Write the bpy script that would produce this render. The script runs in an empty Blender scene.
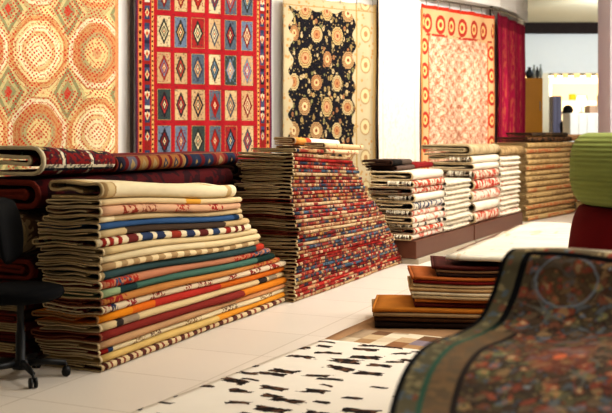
import bpy, bmesh, math, random
from mathutils import Vector, noise as mnoise
R = random.Random(7)
S = bpy.context.scene
COL = S.collection
F, CX, HY, H = 1000.0, 306.0, 132.0, 1.2      # focal length (px), centre column, horizon row, eye height

def srgb(c):
    if isinstance(c, str):
        c = c.lstrip('#'); c = [int(c[i:i+2], 16) for i in (0, 2, 4)]
    out = []
    for v in c[:3]:
        v = v/255.0
        out.append(v/12.92 if v <= .04045 else ((v+.055)/1.055)**2.4)
    return (*out, 1.0)

# ------------------------------------------------------------------ node expressions
class E:
    def __init__(s, g, sock): s.g = g; s.k = sock
    def __add__(s, o): return s.g.m('ADD', s, o)
    __radd__ = __add__
    def __sub__(s, o): return s.g.m('SUBTRACT', s, o)
    def __rsub__(s, o): return s.g.m('SUBTRACT', o, s)
    def __mul__(s, o): return s.g.m('MULTIPLY', s, o)
    __rmul__ = __mul__
    def __truediv__(s, o): return s.g.m('DIVIDE', s, o)
    def __lt__(s, o): return s.g.m('LESS_THAN', s, o)
    def __gt__(s, o): return s.g.m('GREATER_THAN', s, o)
class G:
    def __init__(g, name, rough=.92, bump=.25, bscale=500):
        g.mat = bpy.data.materials.new(name); g.mat.use_nodes = True
        g.nt = g.mat.node_tree; g.N = g.nt.nodes; g.L = g.nt.links
        g.bsdf = g.N['Principled BSDF']
        g.bsdf.inputs['Roughness'].default_value = rough
        g.bsdf.inputs['Specular IOR Level'].default_value = .15
        g.bump, g.bscale = bump, bscale
    def put(g, inp, v):
        if isinstance(v, E): g.L.new(v.k, inp)
        elif v is not None: inp.default_value = v
    def m(g, op, a, b=None, c=None):
        n = g.N.new('ShaderNodeMath'); n.operation = op
        g.put(n.inputs[0], a); g.put(n.inputs[1], b)
        if c is not None: g.put(n.inputs[2], c)
        return E(g, n.outputs[0])
    def floor(g, a): return g.m('FLOOR', a)
    def fract(g, a): return g.m('FRACT', a)
    def abs(g, a): return g.m('ABSOLUTE', a)
    def mn(g, a, b): return g.m('MINIMUM', a, b)
    def mx(g, a, b): return g.m('MAXIMUM', a, b)
    def sin(g, a): return g.m('SINE', a)
    def sqrt(g, a): return g.m('SQRT', a)
    def band(g, x, a, b): return (x > a) * (x < b)
    def uv(g):
        n = g.N.new('ShaderNodeUVMap'); s = g.N.new('ShaderNodeSeparateXYZ')
        g.L.new(n.outputs[0], s.inputs[0])
        return E(g, s.outputs[0]), E(g, s.outputs[1])
    def obj(g):
        n = g.N.new('ShaderNodeTexCoord'); s = g.N.new('ShaderNodeSeparateXYZ')
        g.L.new(n.outputs['Object'], s.inputs[0])
        return E(g, s.outputs[0]), E(g, s.outputs[1]), E(g, s.outputs[2])
    def rnd(g):
        n = g.N.new('ShaderNodeObjectInfo'); return E(g, n.outputs['Random'])
    def vec(g, x=0.0, y=0.0, z=0.0):
        n = g.N.new('ShaderNodeCombineXYZ')
        for i, v in enumerate((x, y, z)): g.put(n.inputs[i], v)
        return E(g, n.outputs[0])
    def white(g, x, y=0.0, z=0.0):
        n = g.N.new('ShaderNodeTexWhiteNoise'); n.noise_dimensions = '3D'
        g.L.new(g.vec(x, y, z).k, n.inputs[0]); return E(g, n.outputs[0])
    def noise(g, v, scale, detail=2.0, dist=0.0):
        n = g.N.new('ShaderNodeTexNoise'); g.L.new(v.k, n.inputs['Vector'])
        n.inputs['Scale'].default_value = scale; n.inputs['Detail'].default_value = detail
        n.inputs['Distortion'].default_value = dist
        return E(g, n.outputs[0])
    def voro(g, v, scale, feature='F1', out=0, rnd=1.0):
        n = g.N.new('ShaderNodeTexVoronoi'); n.feature = feature
        g.L.new(v.k, n.inputs['Vector']); n.inputs['Scale'].default_value = scale
        n.inputs['Randomness'].default_value = rnd
        return E(g, n.outputs[out])
    def sep(g, c):
        n = g.N.new('ShaderNodeSeparateColor'); g.L.new(c.k, n.inputs[0]); return E(g, n.outputs[0])
    def col(g, c):
        n = g.N.new('ShaderNodeRGB'); n.outputs[0].default_value = srgb(c); return E(g, n.outputs[0])
    def mix(g, f, a, b):
        n = g.N.new('ShaderNodeMix'); n.data_type = 'RGBA'
        g.put(n.inputs[0], f)
        for i, v in ((6, a), (7, b)):
            if isinstance(v, E): g.L.new(v.k, n.inputs[i])
            else: n.inputs[i].default_value = srgb(v)
        return E(g, n.outputs[2])
    def mul(g, c, f):
        n = g.N.new('ShaderNodeVectorMath'); n.operation = 'SCALE'
        g.L.new(c.k, n.inputs[0]); g.put(n.inputs['Scale'], f); return E(g, n.outputs[0])
    def pal(g, f, cols):
        n = g.N.new('ShaderNodeValToRGB'); r = n.color_ramp; r.interpolation = 'CONSTANT'
        while len(r.elements) < len(cols): r.elements.new(.5)
        for i, c in enumerate(cols):
            r.elements[i].position = i/len(cols); r.elements[i].color = srgb(c)
        g.put(n.inputs[0], f); return E(g, n.outputs[0])
    def done(g, c):
        g.L.new(c.k, g.bsdf.inputs['Base Color']) if isinstance(c, E) else setattr(g.bsdf.inputs['Base Color'], 'default_value', srgb(c))
        if g.bump:
            t = g.N.new('ShaderNodeTexCoord'); n = g.N.new('ShaderNodeTexNoise'); b = g.N.new('ShaderNodeBump')
            n.inputs['Scale'].default_value = g.bscale; n.inputs['Detail'].default_value = 1
            g.L.new(t.outputs['Object'], n.inputs['Vector']); g.L.new(n.outputs[0], b.inputs['Height'])
            b.inputs['Strength'].default_value = g.bump; b.inputs['Distance'].default_value = .002
            g.L.new(b.outputs[0], g.bsdf.inputs['Normal'])
        return g.mat

_cache = {}
def plain(name, c, rough=.9, bump=.2, var=.25, spec=None, metal=0):
    k = (name, str(c))
    if k in _cache: return _cache[k]
    g = G(name, rough, bump)
    if spec is not None: g.bsdf.inputs['Specular IOR Level'].default_value = spec
    g.bsdf.inputs['Metallic'].default_value = metal
    x, y, z = g.obj()
    n = g.noise(g.vec(x, y, z), 9, 4)
    _cache[k] = g.done(g.mul(g.col(c), n*(2*var) + (1-var)))
    return _cache[k]
def glow(name, c, e):
    g = G(name, bump=0); g.bsdf.inputs['Emission Color'].default_value = srgb(c)
    g.bsdf.inputs['Emission Strength'].default_value = e
    return g.done(c)

# ------------------------------------------------------------------ objects
def tag(o, label=None, cat=None, group=None, kind=None):
    if label: o['label'] = label
    if cat: o['category'] = cat
    if group: o['group'] = group
    if kind: o['kind'] = kind
    return o
def empty(name, loc=(0, 0, 0)):
    o = bpy.data.objects.new(name, None); COL.objects.link(o); o.location = loc; o.empty_display_size = .1
    return o
def obj(name, bm, mat, parent=None, smooth=True, flip=False):
    me = bpy.data.meshes.new(name)
    bmesh.ops.recalc_face_normals(bm, faces=bm.faces)
    bm.to_mesh(me); bm.free()
    if smooth:
        me.shade_smooth()
    for mt in (mat if isinstance(mat, (list, tuple)) else [mat]): me.materials.append(mt)
    o = bpy.data.objects.new(name, me); COL.objects.link(o)
    if parent: o.parent = parent
    return o
def box(bm, x0, x1, y0, y1, z0, z1, bev=0, M=None):
    r = bmesh.ops.create_cube(bm, size=1)
    vs = r['verts']
    for v in vs:
        v.co = Vector((x0+(v.co.x+.5)*(x1-x0), y0+(v.co.y+.5)*(y1-y0), z0+(v.co.z+.5)*(z1-z0)))
    if bev:
        es = list({e for v in vs for e in v.link_edges})
        r2 = bmesh.ops.bevel(bm, geom=es, offset=bev, segments=2, profile=.5, affect='EDGES')
        vs = list({v for v in r2['verts']} | {v for v in vs if v.is_valid})
    if M:
        f = M
        for v in vs: v.co = f(v.co)
    return vs
def frame(P, d):
    """local (along d, away from aisle side, z) -> world"""
    d = Vector((d[0], d[1], 0)).normalized(); n = Vector((-d.y, d.x, 0))
    P = Vector((P[0], P[1], 0))
    return lambda s, q, z: P + d*s + n*q + Vector((0, 0, z))
def tube(bm, pts, r, seg=8, r2=None):
    pts = [Vector(p) for p in pts]; rings = []
    for i, p in enumerate(pts):
        t = (pts[min(i+1, len(pts)-1)]-pts[max(i-1, 0)]).normalized()
        a = t.orthogonal().normalized()
        if abs(t.z) < .95: a = t.cross(Vector((0, 0, 1))).normalized()
        b = t.cross(a)
        rr = r if r2 is None else r+(r2-r)*i/(len(pts)-1)
        rings.append([bm.verts.new(p+(a*math.cos(k*math.tau/seg)+b*math.sin(k*math.tau/seg))*rr) for k in range(seg)])
    for A, B in zip(rings, rings[1:]):
        for k in range(seg): bm.faces.new((A[k], A[(k+1) % seg], B[(k+1) % seg], B[k]))
    bm.faces.new(rings[0]); bm.faces.new(rings[-1])
def lathe(bm, prof, c, seg=32):
    rings = []
    for r, z in prof:
        rings.append([bm.verts.new((c[0]+max(r, 1e-4)*math.cos(k*math.tau/seg), c[1]+max(r, 1e-4)*math.sin(k*math.tau/seg), c[2]+z)) for k in range(seg)])
    for A, B in zip(rings, rings[1:]):
        for k in range(seg): bm.faces.new((A[k], A[(k+1) % seg], B[(k+1) % seg], B[k]))
    bm.faces.new(rings[0]); bm.faces.new(rings[-1])

# ------------------------------------------------------------------ folded rugs
def fold_path(W, T, rnd, npt=7, wav=.12, hollow=1.0):
    """strip folded twice, seen from its end: q from the aisle-side fold, z from the underside"""
    t = T/4; p = []
    ph = rnd.uniform(0, 6.28); amp = t*wav
    w = lambda q: amp*math.sin(q/W*5+ph)*min(1, q/W*3)
    k1, k2 = rnd.uniform(-.35, .1)*t, rnd.uniform(-.1, .35)*t
    def line(q0, q1, z, n=npt, inner=0):
        for i in range(n+1):
            q = q0+(q1-q0)*i/n; p.append((q, z+inner*(w(q)+(k1 if z > T/2 else k2)*math.sin(max(0, min(1, q/W))*math.pi))))
    def arc(cq, cz, r, a0, a1, n=7, sq=1.0):
        for i in range(1, n):
            a = math.radians(a0+(a1-a0)*i/n); p.append((cq+r*math.cos(a)*sq, cz+r*math.sin(a)))
    a, b = W-rnd.uniform(0, .06)*W, W-rnd.uniform(.02, .1)*W
    ro = T/2-t/2; ri = T/2-1.5*t
    line(a, ro, t/2); arc(ro, T/2, ro, 270, 90)
    line(ro, W-t/2, T-t/2); arc(W-t/2, T-t, t/2, 90, -90, 5)
    qi = ro+t*hollow
    line(W-t/2, qi, T-1.5*t, inner=1); arc(qi, T/2, ri, 90, 270, 6, 1.3)
    line(qi, b, 1.5*t, inner=1)
    return p
def fold_path3(W, T, rnd, npt=8):
    """strip folded once round the aisle side, its tail tucked back inside"""
    t = .17*T; p = []; ph = rnd.uniform(0, 6.28); k1 = rnd.uniform(.38, .62); tail = rnd.uniform(.06, .30)*W
    a = W-rnd.uniform(0, .07)*W; ro = T/2-t/2
    for i in range(npt+1): p.append((a+(ro-a)*i/npt, t/2))
    for i in range(1, 8):
        an = math.radians(270-180*i/8); p.append((ro+ro*math.cos(an), T/2+ro*math.sin(an)))
    zc = T*k1; r2 = (T-t/2-zc)/2; e = W-r2
    for i in range(npt+1): p.append((ro+(e-ro)*i/npt, T-t/2))
    for i in range(1, 5):
        an = math.radians(90-180*i/5); p.append((e+r2*math.cos(an), zc+r2+r2*math.sin(an)))
    for i in range(npt+1):
        q = e+(ro+tail-e)*i/npt; f = i/npt
        p.append((q, zc+.07*T*math.sin(f*6+ph)*min(1, f*3)*(1 if i < npt else .6)))
    return p
def spiral_path(W, T, t, rnd, turns=2.2):
    p = []; n = int(turns*22); a0 = rnd.uniform(0, 3)
    for i in range(n+1):
        k = i/n; a = a0+k*turns*math.tau
        rz = (T/2-t/2)*(.28+.72*k)-t*.2*(1-k); f = (W/2-T/2)
        c, s_ = math.cos(a), math.sin(a)
        p.append((W/2+c*(rz)+math.copysign(f*min(1, abs(c)*1.8)*(.45+.55*k), c), T/2+s_*rz))
    return p
def ribbon(p, th):
    """closed outline around a centre line; returns [(q,z,v)]"""
    n = len(p); L = [0]
    for a, b in zip(p, p[1:]): L.append(L[-1]+math.hypot(b[0]-a[0], b[1]-a[1]))
    A, B = [], []
    for i in range(n):
        a, b = p[max(i-1, 0)], p[min(i+1, n-1)]
        tx, tz = b[0]-a[0], b[1]-a[1]; l = math.hypot(tx, tz) or 1
        nx, nz = -tz/l*th/2, tx/l*th/2
        A.append((p[i][0]+nx, p[i][1]+nz, L[i])); B.append((p[i][0]-nx, p[i][1]-nz, L[i]))
    k0 = min(range(n), key=lambda i: p[i][0])
    v0 = L[k0]
    return [(q, z, v-v0) for q, z, v in A+B[::-1]]
def sweep(bm, out, n, ss, fn):
    """sweep ribbon outline along stations ss; fn(s,q,z)->world. writes uv = (s, v)"""
    uvl = bm.loops.layers.uv.verify()
    rings = [[bm.verts.new(fn(s, q, z)) for q, z, v in out] for s in ss]
    m = len(out)
    for i in range(len(ss)-1):
        for k in range(m):
            k2 = (k+1) % m
            f = bm.faces.new((rings[i][k], rings[i][k2], rings[i+1][k2], rings[i+1][k]))
            for l, (si, kk) in zip(f.loops, ((i, k), (i, k2), (i+1, k2), (i+1, k))): l[uvl].uv = (ss[si], out[kk][2])
    h = m//2
    for i in (0, len(ss)-1):
        for k in range(h-1):
            f = bm.faces.new((rings[i][k], rings[i][k+1], rings[i][m-2-k], rings[i][m-1-k]))
            for l in f.loops: l[uvl].uv = (ss[i], 0)
def folded_rug(name, fr, s0, s1, q0, W, z0, T, mat, edge_mat, label, cat='rug', group=None, rnd=R, nst=14, npt=7,
               zmap=None, bul=.006, path=None, th=None, edge=.014, wav=.12, hollow=1.0, thk=.6, qw=None):
    p = path or fold_path(W, T, rnd, npt, wav, hollow)
    out = ribbon(p, th or T/4*thk)
    f1, f2, a1, a2 = rnd.uniform(2, 4), rnd.uniform(5, 9), rnd.uniform(0, 6), rnd.uniform(0, 6)
    sk = rnd.uniform(-.012, .012)
    zmap = zmap or (lambda s, z: z)
    base = fr((s0+s1)/2, q0+W/2, z0)
    def fn(s, q, z):
        dq = bul*(math.sin(f1*s+a1)+.6*math.sin(f2*s+a2))
        ss, qq = s+sk*q/W*2, q0+q+dq
        return fr(ss, qq, zmap(ss, z0+z)+(qw(qq, z0+z) if qw else 0)) - base
    r = empty(name, base); tag(r, label, cat, group)
    bm = bmesh.new(); st = [s0+edge+(s1-s0-edge)*i/nst for i in range(nst+1)]
    sweep(bm, out, len(p), st, fn); o = obj('pile_cloth' if False else 'folded_cloth', bm, mat, r)
    bm = bmesh.new(); sweep(bm, out, len(p), [s0, s0+edge], fn); obj('bound_edge', bm, edge_mat, r)
    return r, fn, p
def fringe(bm, pts, down, outv, length, rnd, w=.004):
    for p in pts:
        p = Vector(p); l = length*rnd.uniform(.7, 1.15)
        sw = Vector((rnd.uniform(-.3, .3), rnd.uniform(-.3, .3), 0))*l
        e = p+outv*(.3*l)+Vector((0, 0, -l*down))+sw
        tube(bm, [p, (p+e)/2+outv*.25*l, e], w, 4, w*.5)

ORD = 'first second third fourth fifth sixth seventh eighth ninth tenth eleventh twelfth thirteenth fourteenth fifteenth sixteenth seventeenth eighteenth nineteenth twentieth'.split()
def ordinal(i):
    if i <= 20: return ORD[i-1]
    return {2: 'twenty', 3: 'thirty', 4: 'forty'}[i//10]+'-'+ORD[i % 10-1] if i % 10 else {30: 'thirtieth', 40: 'fortieth'}[i]

# ------------------------------------------------------------------ rug materials
def m_segments(name, base, segs=(), motif=None, var=.18):
    g = G(name); u, v = g.uv()
    n = g.noise(g.vec(u, v*3, g.rnd()*9), 6, 4)
    c = g.mul(g.mix(.12, g.col(base), '#7a6a58'), n*(2*var)+(1-var))
    uu = u + (g.noise(g.vec(v*30, u*3, 0.0), 3)-.5)*.03
    for sg in segs:
        a, b, colr = sg[:3]
        mask = g.band(uu, a, b)
        if len(sg) > 3:
            mask = mask*(g.noise(g.vec(u*sg[3], v*sg[3], 3.3), 1, 1) > .5)
        c = g.mix(mask, c, g.mul(g.col(colr), n*.5+.75))
    if motif:
        colr, per, duty = motif
        mask = (g.fract(uu/per) < duty)*(g.noise(g.vec(u*30, v*30, 1.0), 1) > .3)
        c = g.mix(mask, c, colr)
    return g.done(c)
def m_dashes(name, cols, per=.05, var=.3):
    g = G(name); u, v = g.uv(); r = g.rnd()
    row = g.floor(v/.021+.5)
    uu = u + g.noise(g.vec(u, row*3.1, r*40), 7)*.12
    k = g.floor(uu/per)
    c = g.pal(g.white(k, row, g.floor(r*991)), cols)
    k2 = g.floor(uu/(per*.37))
    c = g.mix((g.white(k2, row+7.0, g.floor(r*501)) > .7)*.8, c, g.pal(g.white(k2, row+2.0, r*77), cols))
    c = g.mul(c, g.noise(g.vec(u, v, r*9), 60, 2)*.9+.55)
    return g.done(c)
def m_motif(name, base, mcol, scale, thr=.52, accent=None):
    g = G(name); u, v = g.uv(); r = g.rnd()
    p = g.vec(u, v, r*20)
    c = g.mul(g.col(base), g.noise(p, 7, 3)*.3+.85)
    if mcol:
        c = g.mix(g.noise(p, scale, 1, .6) > thr, c, mcol)
    if accent:
        c = g.mix(g.noise(g.vec(v, u, r*11), scale*.7, 1, .4) > thr+.08, c, accent)
    return g.done(c)
edge_tan = plain('tan bound edge', '#b8a27c', var=.35)
edge_pale = plain('pale bound edge', '#cbb690', var=.35)
edge_grey = plain('grey brown bound edge', '#7d6a54', var=.4)
edge_dark = plain('dark wool edge', '#40291e', var=.4)
edge_red = plain('dark red wool edge', '#6d2a1c', var=.4)

# ------------------------------------------------------------------ camera
cam = bpy.data.cameras.new('camera'); co = bpy.data.objects.new('camera', cam); COL.objects.link(co)
co.location = (0, 0, H); co.rotation_euler = (math.pi/2, 0, 0)
cam.sensor_width = 36; cam.lens = F*36/612; cam.shift_y = -(206.5-HY)/612
cam.clip_end = 100
cam.dof.use_dof = True; cam.dof.focus_distance = 6.6; cam.dof.aperture_fstop = 3.2
S.camera = co

# ------------------------------------------------------------------ setting: floor, ceiling, walls
def structure(name, bm, mat, smooth=False):
    o = obj(name, bm, mat, None, smooth); o['kind'] = 'structure'; return o
g = G('cream floor tiles', .35, 0); g.bsdf.inputs['Specular IOR Level'].default_value = .4
x, y, z = g.obj(); ca, sa = math.cos(math.radians(24)), math.sin(math.radians(24))
a = (x*ca-y*sa)/.6; b = (x*sa+y*ca)/.6
ln = g.mn(g.mn(g.fract(a), g.fract(b)), g.mn(1-g.fract(a), 1-g.fract(b)))
c = g.mul(g.col('#ded4c7'), g.noise(g.vec(x, y, 0.0), 1.3, 4)*.12+.94)
c = g.mul(c, g.white(g.floor(a), g.floor(b))*.05+.96)
floor_m = g.done(g.mix((ln < .006)*.55, c, '#a08f78'))
bm = bmesh.new(); box(bm, -8, 14, -2, 34, -.1, 0); structure('floor', bm, floor_m)
bm = bmesh.new(); box(bm, -8, 14, -2, 34, 3.6, 3.7); structure('ceiling', bm, plain('pale ceiling', '#e9e0c4', bump=0, var=.03))
wall_m = plain('warm white wall', '#f1eeea', bump=0, var=.03)
# curved display wall that the rugs hang on
WP = [(-6.5, 8.2), (-3.2, 9.62), (-1.86, 10.3), (-.36, 11.25), (.70, 12.0), (1.25, 12.42), (1.33, 13.05), (2.48, 14.42), (3.32, 16.2), (3.55, 16.9)]
bm = bmesh.new()
for (ax, ay), (bx, by) in zip(WP, WP[1:]):
    vs = [bm.verts.new(p) for p in ((ax, ay, 0), (bx, by, 0), (bx, by, 3.6), (ax, ay, 3.6))]; bm.faces.new(vs)
bmesh.ops.remove_doubles(bm, verts=bm.verts, dist=.001)
bmesh.ops.solidify(bm, geom=bm.faces[:], thickness=-.12)
structure('wall_back', bm, wall_m)
bm = bmesh.new(); box(bm, -8.1, -8, -2, 34, 0, 3.6); structure('wall_left', bm, wall_m)
bm = bmesh.new(); box(bm, 14, 14.1, -2, 34, 0, 3.6); structure('wall_right', bm, wall_m)
bm = bmesh.new(); box(bm, -8, 14, 33.9, 34, 0, 3.6); structure('wall_far', bm, wall_m)
# bulkhead over the far shop opening
bm = bmesh.new(); box(bm, 4.2, 14, 22, 22.25, 2.5, 3.36); structure('trim_1', bm, plain('cool white bulkhead', '#e8ecec', bump=0, var=.02))
bm = bmesh.new(); box(bm, 4.2, 14, 21.9, 22.25, 3.362, 3.598); structure('trim_2', bm, plain('dark ceiling beam', '#332a28', bump=0, var=.3))
bm = bmesh.new(); box(bm, 4.26, 5.2, 14.0, 14.6, 0, 3.6, .01); structure('trim_3', bm, plain('lilac grey pillar', '#c9c4ca', bump=0, var=.03))
bm = bmesh.new(); box(bm, 5.05, 5.35, 22.0, 22.4, 0, 2.498, .01); structure('trim_4', bm, plain('cream pilaster', '#ece4cc', bump=0, var=.03))
# white curved fascia above the rail
bm = bmesh.new()
FP = [(1.02, 11.9), (1.52, 12.70), (2.1, 13.32), (2.72, 14.02), (3.1, 14.75), (3.56, 16.05)]
prev = None
for xx, yy in FP:
    cur = [bm.verts.new((xx, yy, zz)) for zz in (2.95, 3.598)]
    if prev: bm.faces.new((prev[0], cur[0], cur[1], prev[1]))
    prev = cur
bmesh.ops.solidify(bm, geom=bm.faces[:], thickness=-.06)
structure('trim_5', bm, plain('glossy white fascia', '#f4f1ea', .5, 0, .02))
# far shop: backdrop wall with shelving band
g = G('shop back wall', bump=0); x, y, z = g.obj()
c = g.mix(g.band(z, 2.1, 2.6), '#f3e2c0', '#e0c79a'); shop_m = g.done(c)
bm = bmesh.new(); box(bm, 5, 14, 29, 29.1, 0, 3.598); structure('wall_shop', bm, shop_m)

# ------------------------------------------------------------------ hanging rugs
def hanging(name, A, B, ztop, zbot, mat, label, amp=.015, waves=3, nu=70, nz=40, hooks=0, seed=1, tilt=0):
    A, B = Vector((*A, 0)), Vector((*B, 0)); d = (B-A); L = d.length; d.normalize(); n = Vector((d.y, -d.x, 0))
    rr = random.Random(seed); ph = [rr.uniform(0, 6) for _ in range(4)]
    base = (A+B)/2+Vector((0, 0, zbot)); r = empty(name, base); tag(r, label, 'rug', 'rugs hanging on the display wall')
    bm = bmesh.new(); uvl = bm.loops.layers.uv.verify(); V = []
    for j in range(nz+1):
        k = j/nz; z = zbot+(ztop-zbot)*k; row = []
        for i in range(nu+1):
            u = i/nu
            off = amp*(math.sin(u*waves*6.28+ph[0]+.5*k)+.5*math.sin(u*waves*2.3*6.28+ph[1]))*(1.15-.55*k)+.006*math.sin(k*9+ph[2])
            zz = z+(.012*abs(math.sin(u*math.pi*max(hooks-1, 1))) * -1 if hooks and j == nz else 0)+tilt*(u-.5)
            row.append(bm.verts.new(A+d*(u*L)+n*off+Vector((0, 0, zz))-base))
        V.append(row)
    for j in range(nz):
        for i in range(nu):
            f = bm.faces.new((V[j][i], V[j][i+1], V[j+1][i+1], V[j+1][i]))
            for l, (jj, ii) in zip(f.loops, ((j, i), (j, i+1), (j+1, i+1), (j+1, i))):
                l[uvl].uv = (ii/nu, zbot+(ztop-zbot)*jj/nz)
    o = obj('hanging_cloth', bm, mat, r)
    sm = o.modifiers.new('thick', 'SOLIDIFY'); sm.thickness = .012; sm.offset = 0
    for i in range(hooks):
        u = (i+.3)/(hooks-.4) if hooks > 1 else .5
        p = A+d*(u*L)-base
        bm = bmesh.new()
        tube(bm, [p+Vector((0, 0, ztop-.03))+n*.012, p+Vector((0, 0, ztop+.02))+n*.014, p+Vector((0, 0, ztop+.075))], .006, 6)
        obj('hanging_hook', bm, chrome, r)
    return r
chrome = plain('brushed rail metal', '#9a948a', .35, 0, .05, .5, .8)

def rug_one():      # pale rug of octagon medallions
    g = G('pale medallion rug'); u, z = g.uv()
    px, pz = .426, .80
    U = u*1.43
    wx = (g.noise(g.vec(U, z, 3.0), 3, 2)-.5)*.05
    a = (u-.405+wx*.5)/px; b = (z-1.98+wx)/pz
    ka, kb = g.floor(a+.5), g.floor(b+.5)
    x = (a-ka)*px*1.43; y = (b-kb)*pz
    ax, ay = g.abs(x), g.abs(y)*.86
    oc = g.mx(g.mx(ax, ay), (ax+ay)*.75)*.6+g.sqrt(ax*ax+ay*ay)*.4
    par = g.m('MODULO', g.abs(ka+kb), 2.0)
    base = g.mix(g.noise(g.vec(U, z, 0.0), 2.2, 2) > .5, '#e3cd92', '#d8bd88')
    base = g.mix((g.noise(g.vec(U, z, 5.0), 3.0, 2) > .55)*.8, base, '#a3966a')
    ringA = g.pal(oc/.34, ['#e6d6b0', '#e2cc9e', '#e4d2a6', '#d2b27e', '#e6d8ae', '#d8c490', '#c2925e', '#ddcc98'])
    ringB = g.pal(oc/.34, ['#bf9468', '#cfb882', '#cbb680', '#a59a6e', '#b98658', '#bb8c5c', '#d8caa6', '#ac8258'])
    c = g.mix(oc < .31, base, g.mix(par, ringA, ringB))
    c = g.mix(g.band(oc, .300, .314), c, '#b3a070')
    a2 = a+.5; b2 = b+.5
    x2 = g.abs((a2-g.floor(a2+.5))*px*1.43); y2 = g.abs((b2-g.floor(b2+.5))*pz)
    st = x2+y2*.6
    c = g.mix(st < .19, c, g.pal(st/.19, ['#b04a38', '#8f8a62', '#b8a878', '#86845e', '#c4b480']))
    # curling arcs of red knots
    d0 = g.sin(oc*170)
    d1 = g.sin(U*135+2*g.sin(z*20))*g.sin(z*128+2*g.sin(U*22))
    nz_ = g.noise(g.vec(U, z, 2.0), 7, 2)
    c = g.mix((d1 > .28)*(nz_ > .48)*.95, c, '#b3261a')
    c = g.mix((d0 > .55)*(d1 > -.2)*(nz_ < .50)*(oc < .34)*.75, c, '#b03c28')
    d2 = g.voro(g.vec(U, z, 0.0), 40, 'F1')
    c = g.mix((d2 < .24)*(nz_ < .55)*(oc > .17)*.9, c, '#a83624')
    c = g.mix(g.band(d2, .50, .60)*.35, c, '#7d7a55')
    c = g.mul(c, g.noise(g.vec(u*9, z*.15, 0.0), 1, 1)*.5+.72)  # vertical streaks paint the shading of hanging folds into the colour
    c = g.mix((u > .975)*.8, c, '#c98a5a')
    return g.done(c)
def rug_two():      # red rug of diamond panels
    g = G('red panel rug'); u, z = g.uv()
    cx = (u-.128)/.7365*6; cy = (z-2.046)/.376
    kx, ky = g.floor(cx), g.floor(cy); fx, fy = g.fract(cx), g.fract(cy)
    ax, ay = g.abs(fx-.5), g.abs(fy-.5)
    red = g.mul(g.col('#a5222a'), g.noise(g.vec(u*3, z, 0.0), 5, 3)*.4+.8)
    gr = g.pal(g.white(kx, ky, 1.0), ['#c8aa80', '#56626e', '#bd9870', '#9c2c2c', '#cfb892', '#3b4744', '#6a788c', '#bd9c74'])
    d1c = g.pal(g.white(kx, ky, 2.0), ['#2a2834', '#9a2a26', '#3d4a5c', '#74859a', '#84211f', '#2d3834'])
    d2c = g.pal(g.white(kx, ky, 3.0), ['#c89a64', '#b03a2c', '#d6c49a', '#7f2018', '#6b7f92'])
    dm = ax/.27+ay/.34
    dm = dm+(g.sin(fy*60)*.04)
    c = gr
    c = g.mix((g.voro(g.vec(cx, cy*2.3, 0.0), 6.5, 'F1') < .26)*.8, c, d1c)
    c = g.mix(dm < 1.08, c, '#3a2420')
    c = g.mix(dm < 1.0, c, d1c); c = g.mix(dm < .72, c, d2c); c = g.mix(dm < .52, c, d1c)
    c = g.mix(dm < .30, c, '#e3cfa0'); c = g.mix(dm < .14, c, '#a02018')
    edge = g.mx(ax, (ay-.5)*1.75+.5)
    c = g.mix(edge > .35, c, '#caa068'); c = g.mix(edge > .368, c, '#5e2018'); c = g.mix(edge > .385, c, red)
    ub = g.mn(u, 1-u)
    bz = g.fract(z/.075); bz2 = g.fract(z/.21)
    b = red
    b = g.mix(g.band(ub, .018, .042), b, '#c98d4e')
    b = g.mix(g.band(ub, .022, .038)*(g.abs(bz-.5) < .25), b, '#4b2018')
    st = g.pal(g.white(g.floor(z/.035), 3.0, 1.0), ['#2a2a3c', '#38425c', '#cfc8b4', '#26242f', '#454e68', '#8a2a22'])
    b = g.mix(g.band(ub, .058, .092), b, st)
    dd = g.abs(bz2-.5)*.21/.05+g.abs(ub-.075)/.014
    b = g.mix(dd < 1.0, b, '#d9b98a'); b = g.mix(dd < .5, b, '#b43222')
    b = g.mix(g.band(ub, .104, .120), b, '#d6a35e')
    b = g.mix(g.band(ub, .107, .117)*(g.abs(g.fract(z/.05)-.5) < .22), b, '#5a241a')
    b = g.mix(ub < .012, b, '#5a3048')
    c = g.mix((ub < .126), c, b)
    c = g.mix((g.noise(g.vec(u, z, 6.0), 55, 2) > .6)*.45, c, '#4a2a24')
    c = g.mul(c, g.noise(g.vec(u*9, z*.15, 3.0), 1, 1)*.5+.72)  # fold shading painted in as vertical lighter and darker streaks
    return g.done(c)
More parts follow.
